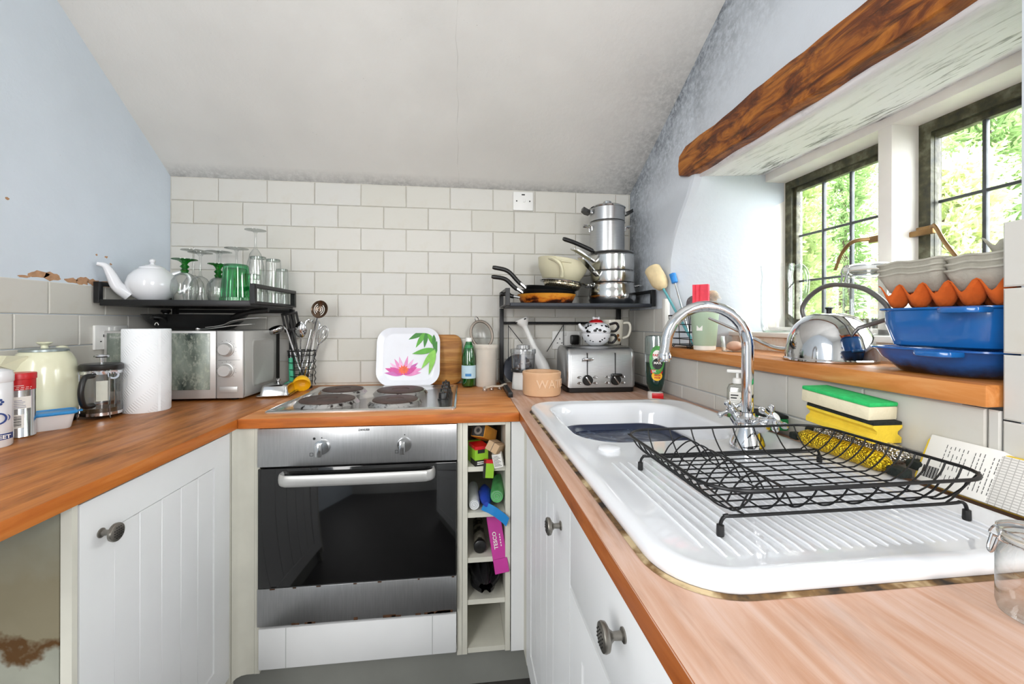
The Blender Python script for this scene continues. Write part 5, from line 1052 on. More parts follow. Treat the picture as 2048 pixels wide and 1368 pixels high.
b = nb(); lathe(b, [(.011, .113), (.0125, .114), (.0125, .126), (.010, .129), (.004, .130), (.004, .146)], 20); PM = part('pump_collar', b, M_WHITE, U)
b = nb(); box(b, -.028, .011, -.007, .007, .144, .154, bev=.003); part('pump_head', b, M_WHITE, PM)
M_SPY = mat('yellow_sponge', '#f0cf3c', .9, var=.08, vs=40, bump=.6, bs=160); M_SCB = mat('black_scourer', '#1a211d', .95, var=.3, vs=80, bump=.8, bs=200)
M_SPW = mat('cream_sponge', '#e6ddbf', .9, var=.05, vs=40, bump=.5, bs=160); M_SCG = mat('green_scourer', '#2fc26a', .95, var=.15, vs=60, bump=.8, bs=220); M_SPG = mat('green_sponge', '#1f8a4a', .9, var=.08, vs=40, bump=.6, bs=160)
U = thing('sponge', 'green sponge with a black scourer top right behind the tap', 'sponge', (2.070, -1.012, ZS + .0005), 78)
b = nb(); box(b, -.045, .045, -.030, .030, 0, .030, bev=.004); part('foam', b, M_SPG, U); b = nb(); box(b, -.045, .045, -.030, .030, .030, .038, bev=.002); part('scourer', b, M_SCB, U)
def metal_wool(name, a, c):
    t = NT(name).set(.3, .9); v = t.n('ShaderNodeTexVoronoi'); v.inputs['Scale'].default_value = 260; t.l(t.obj(), v.inputs['Vector']); t.col(t.ramp(v.outputs['Distance'], [(.15, a), (.5, c)])); t.bump(v.outputs['Distance'], 1.0, .004); return t.m
MWS, MWG = metal_wool('steel_wool', '#3a3836', '#d8d6d2'), metal_wool('gold_wool', '#5b4208', '#f0cb2e')
for nm, m_, x, z, lbl in (('scouring_pad', MWG, 2.040, .0185, 'gold metallic scouring pad under the sponge stack'), ('scouring_pad', MWS, 2.080, .0185, 'silver metallic scouring pad against the tiles under the sponges')):
    U = thing(nm, lbl, 'scouring pad', (x, -1.252, ZS - .0015 + (.010 if x > 2.06 else 0)), 0)
    b = nb(); rg = random.Random(int(x * 1000)); rings = []
    for i in range(25):
        t = i / 24; r = .0178 * min(1, (math.sin(PI * t) * 2.6) ** .6 if 0 < t < 1 else .08) + .0005; rings.append([((r * math.cos(2 * PI * k / 16)) * rg.uniform(.93, 1.07), -.105 + .21 * t, .0185 + r * math.sin(2 * PI * k / 16) * rg.uniform(.93, 1.03)) for k in range(16)])
    loft(b, rings); part('wool', b, m_, U)
    b = nb(); box(b, -.012, .012, -.128, -.100, .004, .020, bev=.004); box(b, -.010, .010, .100, .122, .006, .022, bev=.004); part('net_end', b, M_SCB, U, kind='stuff')
U = thing('sponge', 'yellow waisted sponge with a black scourer, middle of the stack', 'sponge', (2.076, -1.238, ZS + .0485)); U.rotation_euler = (0, math.radians(-3.5), math.radians(90))
b = nb(); prof = [(-.031, 0), (.031, 0), (.031, .010), (.022, .017), (.022, .022), (.031, .029), (.031, .034), (-.031, .034), (-.031, .029), (-.022, .022), (-.022, .017), (-.031, .010)]
loft(b, [[(x, p[0], p[1]) for p in prof] for x in (-.076, .076)]); part('foam', b, M_SPY, U); b = nb(); box(b, -.076, .076, -.031, .031, .034, .041, bev=.002); part('scourer', b, M_SCB, U)
U = thing('sponge', 'cream sponge with a bright green scourer, top of the stack', 'sponge', (2.072, -1.232, ZS + .0912)); U.rotation_euler = (0, math.radians(-4.2), math.radians(92))
b = nb(); box(b, -.076, .076, -.032, .032, 0, .026, bev=.003); part('foam', b, M_SPW, U); b = nb(); box(b, -.076, .076, -.032, .032, .026, .034, bev=.002); part('scourer', b, M_SCG, U)
U = thing('cleaning_cloth_pack', 'pack of yellow-edged mesh cloths in a white label leaning on the tiles', 'cloth pack'); U.matrix_world = T(2.062, -1.375, ZS - .001) @ RZ(-90) @ RX(-24)
def mesh_cloth():
    t = NT('woven_mesh_cloth').set(.8); br = t.n('ShaderNodeTexBrick'); br.offset = 0; br.inputs['Scale'].default_value = 60; br.inputs['Mortar Size'].default_value = .04; br.inputs['Color1'].default_value = br.inputs['Color2'].default_value = (.86, .84, .8, 1); br.inputs['Mortar'].default_value = (.55, .53, .5, 1); t.l(t.mapped((1, 1, 1), (PI / 2, 0, 0)), br.inputs['Vector']); t.col(br.outputs[0]); return t.m
b = nb(); box(b, -.008, .30, 0, .022, 0, .082, bev=.008); part('cloth', b, M_SPY, U)
b = nb(); box(b, .096, .298, -.0025, .010, .001, .078, bev=.001); part('mesh_layer', b, mesh_cloth(), U)
b = nb(); box(b, .0, .098, -.003, .0235, .001, .0845, bev=.002); LB = part('paper_sleeve', b, M_PAPER, U)
b = nb()
for k in range(16): box(b, .006 + k * .0011 * 1.3, .006 + k * .0011 * 1.3 + (.0006 if k % 3 else .0011), -.0034, -.003, .010, .030)
part('barcode', b, M_BLACK, LB, kind='stuff')
rg = random.Random(2); b = nb()
for k in range(12):
    xx = .028 + k * .0058 + .004 * (k > 5)
    for j in range(9):
        if rg.random() < .85: z0 = .012 + j * .0068; box(b, xx, xx + .0008, -.0033, -.003, z0, z0 + rg.uniform(.004, .0066))
part('small_print', b, mat('dark_grey_print', '#4b4b4b', .6), LB, kind='stuff')
# ------------------------------------------------------------------ dish rack
U = thing('dish_rack', 'black wire dish rack standing on the draining board', 'dish rack', (0, 0, ZS - .001))
X0, X1, Y0, Y1 = 1.582, 1.986, -1.542, -1.252; ZF = .028; ZT_ = .068
b = nb(); tube(b, [(*p, ZT_) for p in rrect(X0, X1, Y0, Y1, .05, 8)], .0025, 8, closed=True); part('rim_wire', b, M_WIRE, U)
def wire(pts, r=.0013, name='wire', n=5): b = nb(); tube(b, bez(pts, n), r, 6); part(name, b, M_WIRE, U)
for k in range(13):
    y = Y0 + .024 + k * (Y1 - Y0 - .048) / 12; e = .012 if k in (0, 12) else 0
    wire([(X0 + .001, y, ZT_), (X0 + .012 + e, y, ZT_ - .018), (X0 + .04 + e, y, ZF + .002), (X0 + .08, y, ZF), (X1 - .08, y, ZF), (X1 - .04 - e, y, ZF + .002), (X1 - .012 - e, y, ZT_ - .018), (X1 - .001, y, ZT_)])
for k in range(8):
    x = X0 + .05 + k * (X1 - X0 - .10) / 7
    wire([(x, Y0 + .001, ZT_), (x, Y0 + .012, ZT_ - .018), (x, Y0 + .036, ZF + .0005), (x, Y0 + .07, ZF - .003), (x, Y1 - .07, ZF - .003), (x, Y1 - .036, ZF + .0005), (x, Y1 - .012, ZT_ - .018), (x, Y1 - .001, ZT_)])
for k in range(9):    # plate arches near the left end
    y = Y0 + .040 + k * .0262; wire([(X0 + .060, y, ZF), (X0 + .074, y, ZF + .022), (X0 + .098, y, ZF + .036), (X0 + .122, y, ZF + .022), (X0 + .136, y, ZF)], .0013, 'plate_arch', 6)
for y in (Y0 + .03, Y1 - .022):
    b = nb(); tube(b, bez([(X0 + .026, y, .002), (X0 + .027, y, .018), (X0 + .036, y, .0255), (X0 + .06, y, ZF - .004), (X1 - .06, y, ZF - .004), (X1 - .024, y, .0255), (X1 - .014, y, .018), (X1 - .013, y, .002)], 6), .0023, 8); part('leg_wire', b, M_WIRE, U)
    for x in (X0 + .026, X1 - .013): b = nb(); lathe(b, [(0, 0), (.0045, 0), (.0050, .002), (.0046, .014), (.003, .015), (0, .015)], 12, T(x, y, 0)); part('rubber_foot', b, M_BLACK, U)
# clip jar at the right edge
def clip_jar(label, x, y, z, r, h, rz=0, lid=GLASS):
    U = thing('clip_top_jar', label, 'jar', (x, y, z), rz); b = nb(); lathe(b, [(0, .002), (r * .8, .0), (r * .95, .003), (r, .01), (r, h * .68), (r * .84, h * .76), (r * .84, h * .82), (r * .95, h * .83), (r * .95, h * .86)], 40); part('glass_body', b, GLASS, U)
    b = nb(); lathe(b, [(r * .95, h * .875), (r * .97, h * .89), (r * .95, h * .93), (r * .7, h * .965), (0, h * .98)], 40); part('glass_lid', b, lid, U)
    b = nb(); lathe(b, [(r * .82, h * .86), (r * .97, h * .862), (r * .97, h * .874), (r * .82, h * .876)], 36); part('rubber_seal', b, mat('seal_rubber', '#c9c2b5', .6), U)
    for zz in (.80, .925): b = nb(); tube(b, rring(r * (.86 if zz < .9 else .965), h * zz, 32), r * .03, 6, closed=True); part('wire_band', b, M_POLISH, U)
    b = nb(); tube(b, bez([(-.18 * r, -r * .88, h * .80), (-.22 * r, -r * 1.12, h * .84), (-.15 * r, -r * 1.04, h * .93), (.15 * r, -r * 1.04, h * .93), (.22 * r, -r * 1.12, h * .84), (.18 * r, -r * .88, h * .80)], 5), r * .035, 6); CL = part('wire_bail', b, M_POLISH, U)
    b = nb(); tube(b, bez([(-.15 * r, -r * 1.1, h * .84), (-.12 * r, -r * 1.2, h * .70), (0, -r * 1.22, h * .66), (.12 * r, -r * 1.2, h * .70), (.15 * r, -r * 1.1, h * .84)], 5), r * .04, 6); part('lever', b, M_POLISH, CL); return U
clip_jar('small clip-top glass jar at the right edge beside the draining board', 1.846, -1.664, ZC, .031, .092, -120)
# ------------------------------------------------------------------ on the window sill
ZW = 1.105
U = thing('brush_caddy', 'black wire caddy for brushes at the left end of the sill', 'caddy', (2.152, -.500, ZW), 0)
def rc(e): return [(p[0], p[1]) for p in rrect(-.040 - e, .040 + e, -.078 - e, .078 + e, .012, 4)]
for z, e in ((.012, 0), (.035, .001), (.06, .002), (.09, .004), (.125, .006)): b = nb(); tube(b, [(*p, z) for p in rc(e)], .0016 if z < .12 else .0024, 6, closed=True); part('ring_wire', b, M_WIRE, U)
for sx_, sy_ in ((-1, -1), (-1, 1), (1, -1), (1, 1), (-1, 0), (1, 0)): b = nb(); tube(b, [(sx_ * .040, sy_ * .070, .012), (sx_ * .046, sy_ * .074, .125)], .0016, 6); part('upright_wire', b, M_WIRE, U)
b = nb(); box(b, -.040, .040, -.078, .078, .010, .014, bev=.001); part('base_tray', b, M_BLACK, U)
for sy_ in (-.06, .06): b = nb(); tube(b, bez([(-.036, sy_ - .016, .010), (-.038, sy_ - .008, .002), (-.036, sy_, .008), (-.038, sy_ + .008, .002), (-.036, sy_ + .016, .010)], 5), .0015, 6); part('scroll_foot', b, M_WIRE, U)
for sy_ in (-.05, .05): b = nb(); tube(b, [(.036, sy_, .0), (.036, sy_, .011)], .003, 8); part('peg_foot', b, M_WIRE, U)
def stick(name, label, p0, p1, cat='brush'):
    p0, p1 = Vector(p0), Vector(p1); d = p1 - p0; U = thing(name, label, cat); U.matrix_world = Matrix.Translation(p0) @ upright(d); return U, d.length
U, L = stick('bottle_sponge', 'cream foam bottle sponge on a teal handle leaning left in the caddy', (2.150, -.535, ZW + .016), (2.088, -.408, 1.345))
part('handle', tube(nb(), [(0, 0, 0), (0, 0, L)], [.0055, .0045], 10), mat('teal_plastic', '#5fa9b0', .4), U)
b = nb(); lathe(b, [(.006, L - .008), (.020, L - .002), (.032, L + .018), (.034, L + .03), (.033, L + .092), (.028, L + .098), (0, L + .099)], 28); part('foam_head', b, mat('old_cream_foam', '#d8c49b', .95, var=.15, vs=18, bump=.5, bs=120), U)
U, L = stick('bottle_brush', 'small blue bristle brush on a steel stem in the caddy', (2.160, -.50, ZW + .016), (2.128, -.432, 1.362))
part('stem', tube(nb(), [(0, 0, 0), (0, 0, L)], .0032, 8), M_POLISH, U)
b = nb(); rg = random.Random(6)
for k in range(220):
    a, zz = rg.uniform(0, 2 * PI), L + rg.uniform(0, .040); rr = .017 * rg.uniform(.8, 1.1); c, s = math.cos(a), math.sin(a); addv(b, [(-s * .0012, c * .0012, zz), (s * .0012, -c * .0012, zz), (rr * c, rr * s, zz + rg.uniform(-.004, .006))], [(0, 1, 2)])
part('bristles', b, mat('blue_bristle', '#2a86d6', .5, var=.15, vs=60), U, kind='stuff', smooth=False)
b = nb(); lathe(b, [(0, L - .004), (.012, L), (.013, L + .038), (0, L + .042)], 18); part('core', b, mat('blue_bristle', '#2a86d6'), U)
U, L = stick('dish_brush', 'round wooden dish brush with pale bristles behind the green cup', (2.175, -.545, ZW + .016), (2.176, -.600, 1.285))
part('handle', tube(nb(), [(0, 0, 0), (0, 0, L)], [.006, .005], 10), mat('pale_beech', '#cdb99c', .6, var=.1), U)
b = nb(); lathe(b, [(0, -.012), (.020, -.010), (.024, 0), (.022, .006), (0, .008)], 24, T(0, 0, L + .012) @ RX(100)); HDd = part('head', b, mat('pale_beech', '#cdb99c'), U)
b = nb(); rg = random.Random(9)
for k in range(160):
    a, r = rg.uniform(0, 2 * PI), .021 * math.sqrt(rg.random()); x, y = r * math.cos(a), r * math.sin(a); addv(b, [tuple(T(0, 0, L + .012) @ RX(100) @ Vector(p)) for p in ((x - .0012, y, .006), (x + .0012, y, .006), (x * 1.25, y * 1.25, .030))], [(0, 1, 2)])
part('bristles', b, mat('pale_bristle', '#d9cfc3', .7, var=.2, vs=60), HDd, kind='stuff', smooth=False)
U = thing('pot_scrubber', 'grey round pot scrubber tucked behind the red sponge', 'scrubber'); U.matrix_world = T(2.168, -.515, 1.262) @ RZ(25) @ RX(75)
b = nb(); tube(b, rring(.028, 0, 28), .017, 12, closed=True); lathe(b, [(0, -.010), (.02, -.010), (.02, .010), (0, .010)], 20); part('pad', b, mat('grey_scrub', '#6b6466', .9, var=.3, vs=60, bump=.8, bs=160), U)
b = nb(); lathe(b, [(0, .012), (.018, .012), (.016, .026), (.009, .032), (0, .034)], 18); part('grip', b, mat('dark_grip', '#4a4446', .6), U)
b = nb(); tube(b, [(0, -.03, -.004), (0, -.095, -.012)], .004, 8); part('hang_stem', b, mat('dark_grip', '#4a4446'), U)
U = thing('travel_cup', 'sage green cup with a white base standing on the sill', 'cup', (2.136, -.625, ZW))
b = nb(); lathe(b, [(0, .016), (.036, .016), (.0375, .018), (.048, .150), (.049, .158), (.047, .158), (.036, .022), (0, .020)], 44); CUPB = part('cup', b, mat('sage_green', '#a9bfa6', .4, var=.03), U)
b = nb(); lathe(b, [(0, 0), (.034, 0), (.036, .002), (.0365, .0158), (0, .0158)], 40); part('base', b, mat('white_base', '#e2ded4', .4), U)
b = nb(); a0 = math.radians(facecam(2.136, -.625)); m_ = RZ(math.degrees(a0) - 22) @ T(0, -.0425, .078) @ RX(-4.5)
addv(b, [m_ @ Vector(p) for p in ((-.010, 0, -.009), (.010, 0, -.009), (.010, 0, .011), (.005, -.0006, .004), (0, -.0009, .0), (-.005, -.0006, .004), (-.010, 0, .011))], [(0, 1, 2, 3, 4, 5, 6)]); part('crown_mark', b, M_PAPER, CUPB, smooth=False)
U = thing('sponge', 'red grooved sponge standing in the green cup', 'sponge', (2.130, -.612, ZW + .028), facecam(2.13, -.612) - 12)
b = nb(); pr = [(-.026, -.012), (-.020, -.012), (-.017, -.008), (-.014, -.012), (-.006, -.012), (-.003, -.008), (0, -.012), (.026, -.012), (.026, .012), (-.026, .012)]
prism(b, pr, 0, .205); part('foam', b, mat('red_sponge', '#ec4b5c', .9, var=.1, vs=40, bump=.4, bs=160), U)
U = thing('soap_pot', 'clear pot with a pinkish bar of soap beside the green cup', 'soap dish', (2.188, -.715, ZW))
b = nb(); lathe(b, [(0, .001), (.036, .001), (.039, .004), (.043, .048), (.044, .05)], 36); part('pot', b, GLASS, U)
b = nb(); ball(b, .03, T(0, 0, .019) @ RZ(30), 1.0, .8, .55, 20); part('soap_bar', b, mat('pink_soap', '#d2a893', .5, var=.1), U)
# gooseneck kettle
KX, KY = 2.212, -1.050
U = thing('stovetop_kettle', 'domed polished steel kettle with a long thin spout on the sill', 'kettle', (KX, KY, ZW))
b = nb(); lathe(b, [(0, 0), (.094, 0), (.099, .002), (.099, .006), (.096, .009), (.0945, .03), (.088, .062), (.074, .092), (.054, .113), (.030, .122), (0, .1225)], 60); part('body', b, mat('mirror_steel', '#cfcfd0', .08, 1.0, var=.03), U)
P_ = bez([(-.02, .088, .026), (-.024, .13, .022), (-.032, .18, .032), (-.058, .25, .066), (-.105, .352, .112)], 8); n = len(P_)
b = nb(); tube(b, P_, [.0075 - .003 * i / n for i in range(n)], 12); part('spout', b, mat('mirror_steel', '#cfcfd0'), U)
b = nb(); tube(b, bez([(-.004, .068, .098), (-.004, .078, .140), (0, .045, .178), (0, -.01, .193), (0, -.09, .178), (.004, -.140, .138), (.004, -.148, .105)], 8), .0060, 10); part('arch_handle', b, mat('grey_handle', '#6d6a68', .35, .5), U)
b = nb(); tube(b, [(.004, -.148, .107), (.004, -.075, .085)], .005, 8); part('handle_lug', b, mat('grey_handle', '#6d6a68'), U)
b = nb(); lathe(b, [(0, .122), (.006, .122), (.006, .130), (.010, .136), (0, .140)], 18); part('lid_knob', b, M_BLACK, U)
# blue roasting dishes
M_BLUE3 = mat('cobalt_enamel', '#1a66b0', .16, 0, .08, 5, coat=.4)
def dish(label, x0, x1, y0, y1, z, h, lug, flare, burnt=False):
    U = thing('roasting_dish', label, 'dish', ((x0 + x1) / 2, (y0 + y1) / 2, z)); ax, ay = (x1 - x0) / 2, (y1 - y0) / 2
    def R(e, zz, r=.05): return [(*p, zz) for p in rrect(-ax + e, ax - e, -ay + e, ay - e, r, 8)]
    b = nb(); loft(b, [R(flare + .006, 0), R(flare, .004), R(flare * .35, h * .6), R(.004, h - .006), R(-.002, h - .003), R(-.002, h), R(.006, h), R(flare * .4 + .006, h * .55), R(flare + .008, .008)]); 
    m = M_BLUE3
    if burnt:
        t = NT('burnt_cobalt_enamel').set(.2, 0, .5, .3); xx, yy, zz = t.xyz(); e = t.math('ADD', t.maprange(zz, h, 0), t.math('MULTIPLY', t.math('SUBTRACT', t.noise(14, 5), .5), 1.6)); t.col(t.ramp(e, [(.35, '#1a5fae'), (.7, '#16406e'), (.95, '#16191c')])); m = t.m
    part('body', b, m, U)
    for s, (ly, lx) in lug:
        b = nb(); prism(b, [(-.035, 0), (-.03, .024), (-.018, .033), (.018, .033), (.03, .024), (.035, 0)], h - .012, h - .002, T(lx * ax, ly * ay, 0) @ RZ(s), bev=.003); part('lug_handle', b, M_BLUE3, U)
    return U
dish('shallow cobalt blue roasting dish, lower of the two dishes', 2.125, 2.325, -1.442, -1.212, ZW, .050, ((0, (.98, .05)), (90, (-.35, -1.0))), .030, True)
dish('deep cobalt blue roasting dish stacked on the shallow one', 2.135, 2.325, -1.440, -1.222, ZW + .0505, .076, ((90, (-.62, -1.0)),), .014)
# egg trays
M_PULPG = mat('grey_pulp', '#b9b5a8', .95, var=.08, vs=40, bump=.5, bs=180); M_PULPO = mat('orange_pulp', '#d2601f', .95, var=.1, vs=40, bump=.4, bs=180)
def egg_tray(label, x0, x1, y0, y1, z, h, nx, ny, m, inv=False, group='egg trays on the dishes'):
    U = thing('egg_tray', label, 'egg tray', ((x0 + x1) / 2, (y0 + y1) / 2, z), 0, group)
    lx, ly = x1 - x0, y1 - y0
    def f(u, v):
        a = abs(math.sin(PI * u * nx)) * abs(math.sin(PI * v * ny)); q = min(1, a ** .8 * 1.25); c = (.5 + .5 * math.cos(2 * PI * u * nx)) * (.5 + .5 * math.cos(2 * PI * v * ny))
        zz = h * (.52 - .52 * q + .48 * c); return ((u - .5) * lx, (v - .5) * ly, zz)
    b = nb(); grid(b, f, nx * 8, ny * 8); part('pulp_sheet', b, m, U, solidify=.002); return U
ZE = ZW + .0505 + .0765
egg_tray('orange pulp egg tray lying on the deep blue dish', 2.142, 2.33, -1.445, -1.238, ZE, .046, 4, 5, M_PULPO)
def carton(label, x0, x1, y0, y1, z, h):
    U = thing('egg_carton', label, 'egg carton', ((x0 + x1) / 2, (y0 + y1) / 2, z), 0, 'grey egg cartons stacked on the orange tray'); ax, ay = (x1 - x0) / 2, (y1 - y0) / 2
    def R(e, zz, wv=0): return [(p[0], p[1], zz + wv * max(0, math.sin(p[1] / ay * PI * 2.2 + 1)) + wv * .5 * math.sin(p[0] * 70)) for p in rrect(-ax + e, ax - e, -ay + e, ay - e, .016, 5)]
    def RL(e, zz, wv=0):   # denser outline so that the lip can wave
        Q = rrect(-ax + e, ax - e, -ay + e, ay - e, .016, 4); out = []
        for i in range(len(Q)):
            p, q = Q[i], Q[(i + 1) % len(Q)]; k = max(1, int(math.hypot(q[0] - p[0], q[1] - p[1]) / .008)) if True else 1
            for j in range(k): t = j / k; x, y = p[0] + (q[0] - p[0]) * t, p[1] + (q[1] - p[1]) * t; out.append((x, y, zz + wv * (max(-.3, math.sin(y / ay * 5.2 + .6)) + .4 * math.sin(x * 60))))
        return out
    base = RL(0, 0); n = len(base)
    def S(k, zz, wv=0): return [(p[0] * k, p[1] * k, zz + (q[2] if wv else 0)) for p, q in zip(base, RL(0, 0, wv) if wv else base)]
    b = nb(); loft(b, [S(.72, 0), S(.78, .003), S(.94, h - .010), S(.96, h - .006, .002), S(1.0, h - .004, .0022), S(1.0, h - .001, .0022), S(.93, h - .001, .0022), S(.75, .008)]); part('pulp_shell', b, M_PULPG, U); return U
for k, (dz, nm) in enumerate(((0, 'lowest'), (.010, 'middle'), (.020, 'top'))):
    carton('grey egg carton, %s of the left carton stack' % nm, 2.148 + k * .001, 2.30, -1.342, -1.222 + .002 * k, ZE + .030 + dz * 1.15, .040)
    carton('grey egg carton, %s of the right carton stack' % nm, 2.146 + k * .001, 2.30, -1.450, -1.3445, ZE + .026 + dz * 1.15, .040)
egg_tray('grey egg tray with tall cones behind the right carton stack', 2.235, 2.33, -1.432, -1.345, ZE + .0915, .036, 2, 2, M_PULPG)
# on the inner ledge
U = thing('glass_jug', 'tall clear glass jug in front of the left casement', 'jug', (2.398, -.648, 1.168), 0)
b = nb(); lathe(b, [(0, .003), (.043, .003), (.047, .008), (.050, .02), (.051, .17), (.048, .185), (.0475, .20), (.051, .235), (.052, .24)], 44); part('body', b, GLASS, U)
b = nb(); lathe(b, [(0, 0), (.044, 0), (.046, .006), (0, .010)], 36); part('thick_base', b, glassy('glass_base', (.86, .93, .88), .02, .5, .14), U)
b = nb(); tube(b, bez([(.02, -.045, .222), (.026, -.078, .226), (.034, -.092, .19), (.032, -.088, .13), (.026, -.072, .115)], 6), .008, 12, flat=.8); part('handle', b, glassy('glass_base', (.86, .93, .88)), U)
clip_jar('large clip-top storage jar behind the steel kettle', 2.398, -.985, 1.168, .058, .205, -100, mat('white_jar_lid', '#e6e8e6', .3))
# ------------------------------------------------------------------ contents of the open shelf column
SXm = 1.362     # middle of the compartments
M_LIME = mat('lime_card', '#8fc22c', .5, var=.06); M_ORG = mat('orange_card', '#d9932c', .5, var=.12, vs=40); M_CARD = mat('brown_card', '#b79a78', .8, var=.08); M_BLKC = mat('black_card', '#1a1716', .5)
def carton_box(name, label, M, w_, d_, h_, m, cat='box'):
    U = thing(name, label, cat); U.matrix_world = M; b = nb(); box(b, -w_ / 2, w_ / 2, -d_ / 2, d_ / 2, 0, h_, bev=.001, seg=1); B_ = part('carton', b, m, U); return U, B_
z5, z4, z3, z2 = SHZ[4], SHZ[3], SHZ[2], SHZ[1]
U, B_ = carton_box('food_box', 'lime green and black card box at the left of the top compartment', T(1.333, -.608, z5 + .0015) @ RZ(18), .046, .085, .062, M_LIME)
b = nb(); box(b, -.0235, .0235, -.0432, .0, -.0004, .018); part('black_band', b, M_BLKC, B_, smooth=False); b = nb(); [box(b, -.016, .014 - .006 * k, -.0438, -.0432, .010 - .006 * k, .0135 - .006 * k) for k in range(2)]; part('band_print', b, M_PAPER, B_, kind='stuff')
b = nb(); box(b, -.014, .010, -.0434, -.042, .040, .052); part('black_flash', b, M_BLKC, B_, smooth=False)
b = nb(); box(b, -.0234, .0234, -.0431, .02, .052, .0625); part('red_top', b, M_RED, B_, smooth=False)
U, B_ = carton_box('bin_liner_box', 'open orange card box with a roll inside lying on top in the upper compartment', T(1.354, -.590, z5 + .070) @ RZ(-28) @ RX(-24), .048, .105, .042, M_ORG)
b = nb(); box(b, -.0225, .0225, -.0535, -.050, .002, .040); part('open_end', b, M_BLKC, B_, smooth=False)
b = nb(); lathe(b, [(.007, 0), (.014, 0), (.014, .006), (.007, .006), (.007, 0)], 24, T(.002, -.0525, .020) @ RX(90)); part('roll_end', b, mat('grey_roll', '#6b6259', .6), B_)
b = nb(); ball(b, .011, T(-.004, -.025, .042) @ Matrix.Diagonal((1.3, .9, .08, 1)), n=16); part('blue_badge', b, mat('badge_blue', '#2458b8', .4), B_)
b = nb(); box(b, -.024, .024, -.018, -.008, .0418, .0426); part('black_band', b, M_BLKC, B_, smooth=False)
U, B_ = carton_box('card_box', 'plain brown card box end hanging out of the top compartment', T(1.386, -.650, z5 + .048) @ RZ(-22) @ RX(-14) @ RY(24), .040, .085, .030, M_CARD)
b = nb(); box(b, -.0006, .0006, -.0432, .042, .0, .0306); part('flap_seam', b, M_BLKC, B_, smooth=False)
U, B_ = carton_box('paper_box', 'white printed paper box hanging at the right of the top compartment', T(1.405, -.642, z5 + .003) @ RY(-12) @ RZ(-8), .030, .075, .044, M_PAPER)
b = nb()
for k in range(9): box(b, -.013, .011 - .004 * (k % 3), -.0382, -.0374, .006 + k * .004, .0072 + k * .004)
part('small_print', b, mat('dark_grey_print', '#4b4b4b', .6), B_, kind='stuff')
U, B_ = carton_box('food_box', 'small lime green box drooping over the front of the top compartment', T(1.366, -.664, z5 - .034) @ RX(-4) @ RY(4), .034, .010, .058, M_LIME)
b = nb(); box(b, -.0174, -.010, -.0056, .0056, 0, .058); part('black_edge', b, M_BLKC, B_, smooth=False)
b = nb(); box(b, -.0174, .0174, -.0056, .0056, .047, .0585); part('red_top', b, M_RED, B_, smooth=False)
# bag rolls
def bagroll(name, label, x, y, z, r, L, m, rz=0, tilt=0):
    U = thing(name, label, 'bag roll'); U.matrix_world = T(x, y, z + r) @ RZ(rz) @ RX(90 + tilt); b = nb()
    rings = []; rg = random.Random(int(x * 1e4))
    for i in range(9):
        t = i / 8; rr = r * (1 if 0 < i < 8 else .88); rings.append([(rr * math.cos(2 * PI * k / 24) * rg.uniform(.985, 1.0), rr * math.sin(2 * PI * k / 24) * rg.uniform(.985, 1.0), -L * (1 - t)) for k in range(24)])
    loft(b, rings); part('roll', b, m, U); b = nb(); tube(b, [(r * .85 * (1 - .04 * k) * math.cos(k * .7), r * .85 * (1 - .04 * k) * math.sin(k * .7), .0003) for k in range(22)], .0006, 4); part('spiral_edge', b, mat('spiral_grey', '#a9adb0', .6), U); return U
bagroll('bag_roll', 'white bag roll at the left of the second compartment', 1.3225, -.640, z4 + .0005, .0185, .16, mat('white_film', '#e6e8ea', .35, var=.04), 0, 0)
bagroll('bag_roll', 'crumpled green bag roll at the right of the second compartment', 1.396, -.645, z4 + .022, .023, .15, mat('green_film', '#5fb56a', .35, var=.2, vs=30, bump=.8, bs=50), -8, 0)
U = thing('plastic_bag', 'blue plastic bag with a strip hanging over the shelf edge', 'bag')
M_FILM = mat('blue_film', '#2a49b4', .35, var=.2, vs=20, bump=.6, bs=50); rg = random.Random(14); b = nb()
rings = []
for i in range(10):
    t = i / 9; r = .024 * math.sin(PI * (.12 + .8 * t)); rings.append([(1.362 + r * 1.0 * math.cos(2 * PI * k / 18) * rg.uniform(.85, 1.1), -.655 + .16 * t, z4 + .0245 + r * math.sin(2 * PI * k / 18) * rg.uniform(.85, 1.0)) for k in range(18)])
loft(b, rings); part('crumpled_body', b, M_FILM, U)
b = nb(); loft(b, [[(x, y, z), (x, y - .001, z), (x + .010, y - .001, z + .027), (x + .010, y, z + .027)] for x, y, z in ((1.345, -.640, z4 + .002), (1.366, -.6625, z4 + .001), (1.386, -.666, z4 - .010), (1.412, -.670, z4 - .030), (1.424, -.672, z4 - .042))]); part('hanging_strip', b, mat('bright_blue_film', '#1f86cf', .4, var=.05), U)
U = thing('foil_roll', 'dark printed roll with a black end cap in the third compartment', 'roll'); U.matrix_world = T(1.342, -.628, z3 + .0215) @ RX(90)
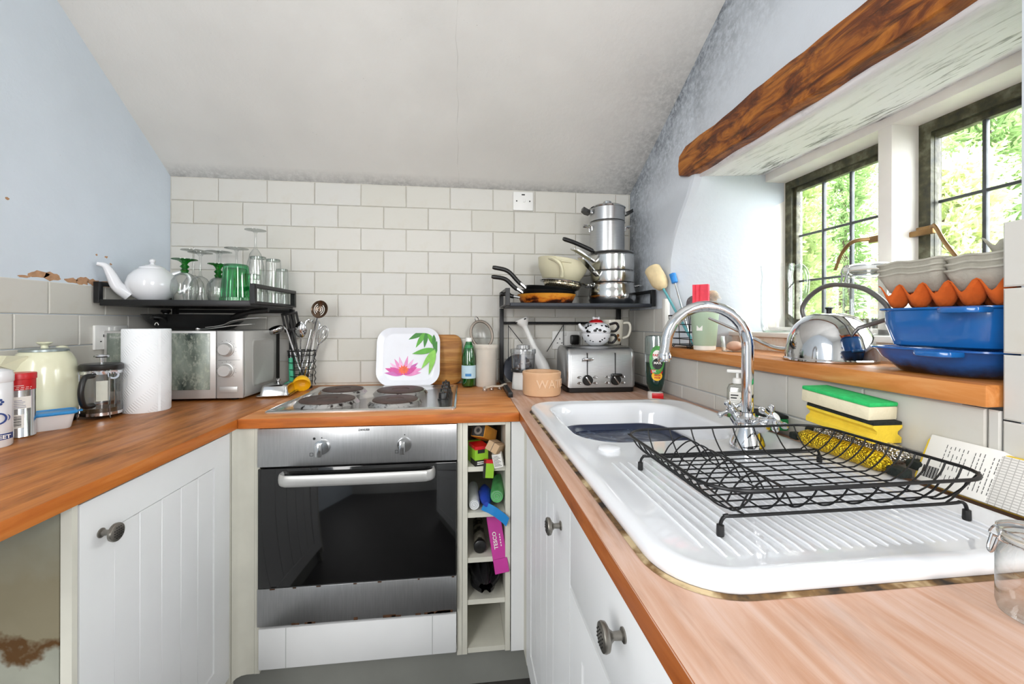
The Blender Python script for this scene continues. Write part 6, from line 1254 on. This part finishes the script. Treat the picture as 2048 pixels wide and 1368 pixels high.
b = nb(); lathe(b, [(0, -.17), (.0195, -.17), (.0195, -.002), (0, -.002)], 32); part('tube', b, (lambda t: (t.set(.4), t.col(t.ramp(t.noise(40, 4), [(.45, '#2b2b22'), (.55, '#8d8a7c')])), t.m)[-1])(NT('printed_dark_sleeve')), U)
b = nb(); lathe(b, [(.0195, -.010), (.021, -.009), (.021, .004), (.018, .006), (0, .006)], 32); part('end_cap', b, M_BLACK, U)
U = thing('pink_packet', 'magenta packet lettered TESCO leaning out of the third compartment', 'packet'); p0, p1 = Vector((1.412, -.672, .392)), Vector((1.385, -.612, .558)); d = p1 - p0; L = d.length
U.matrix_world = Matrix.Translation(p0) @ d.to_track_quat('Z', 'Y').to_matrix().to_4x4() if False else T(*p0) @ RY(-9) @ RX(-19)
M_MAG = mat('magenta_card', '#c22a96', .4, var=.08); b = nb(); box(b, -.0235, .0235, 0, .022, 0, .172, bev=.001, seg=1); PKT = part('carton', b, M_MAG, U)
text('brand_lettering', 'TESCO', .017, M_PAPER, PKT, T(-.006, -.0004, .098) @ FACE @ RZ(90), bold=.0003)
b = nb()
for k in range(5): box(b, .009, .012, -.0005, .0002, .078 + k * .008, .083 + k * .008)
part('dashes', b, M_PAPER, PKT, kind='stuff'); b = nb(); box(b, -.0234, .0234, -.0007, .0002, .042, .043); part('fold_line', b, mat('dark_magenta', '#8e1a6c', .5), PKT, smooth=False)
U = thing('black_bag', 'crumpled black bin bag filling the fourth compartment', 'bag'); rg = random.Random(31); b = nb()
def crump(u, v):
    a = 2 * PI * u; t = v; r = 1 + .16 * math.sin(5 * a + 3 * t) + .10 * math.sin(11 * a - 7 * t) + .06 * math.sin(23 * a)
    s = math.sin(PI * (.06 + .88 * t)) ** .6
    return (1.359 + .050 * r * s * math.cos(a), -.672 + .22 * t + .010 * math.sin(3 * a), z2 + .047 + .040 * r * s * math.sin(a))
grid(b, crump, 60, 16); bmesh.ops.remove_doubles(b, verts=b.verts, dist=1e-5)
for v in b.verts: v.co.z = max(v.co.z, z2 + .001); v.co.x = min(max(v.co.x, 1.3035), 1.4205); v.co.z = min(v.co.z, z3 - .0175)
part('film', b, mat('black_film', '#1b1b1d', .28, var=.3, vs=20, bump=.6, bs=40), U)
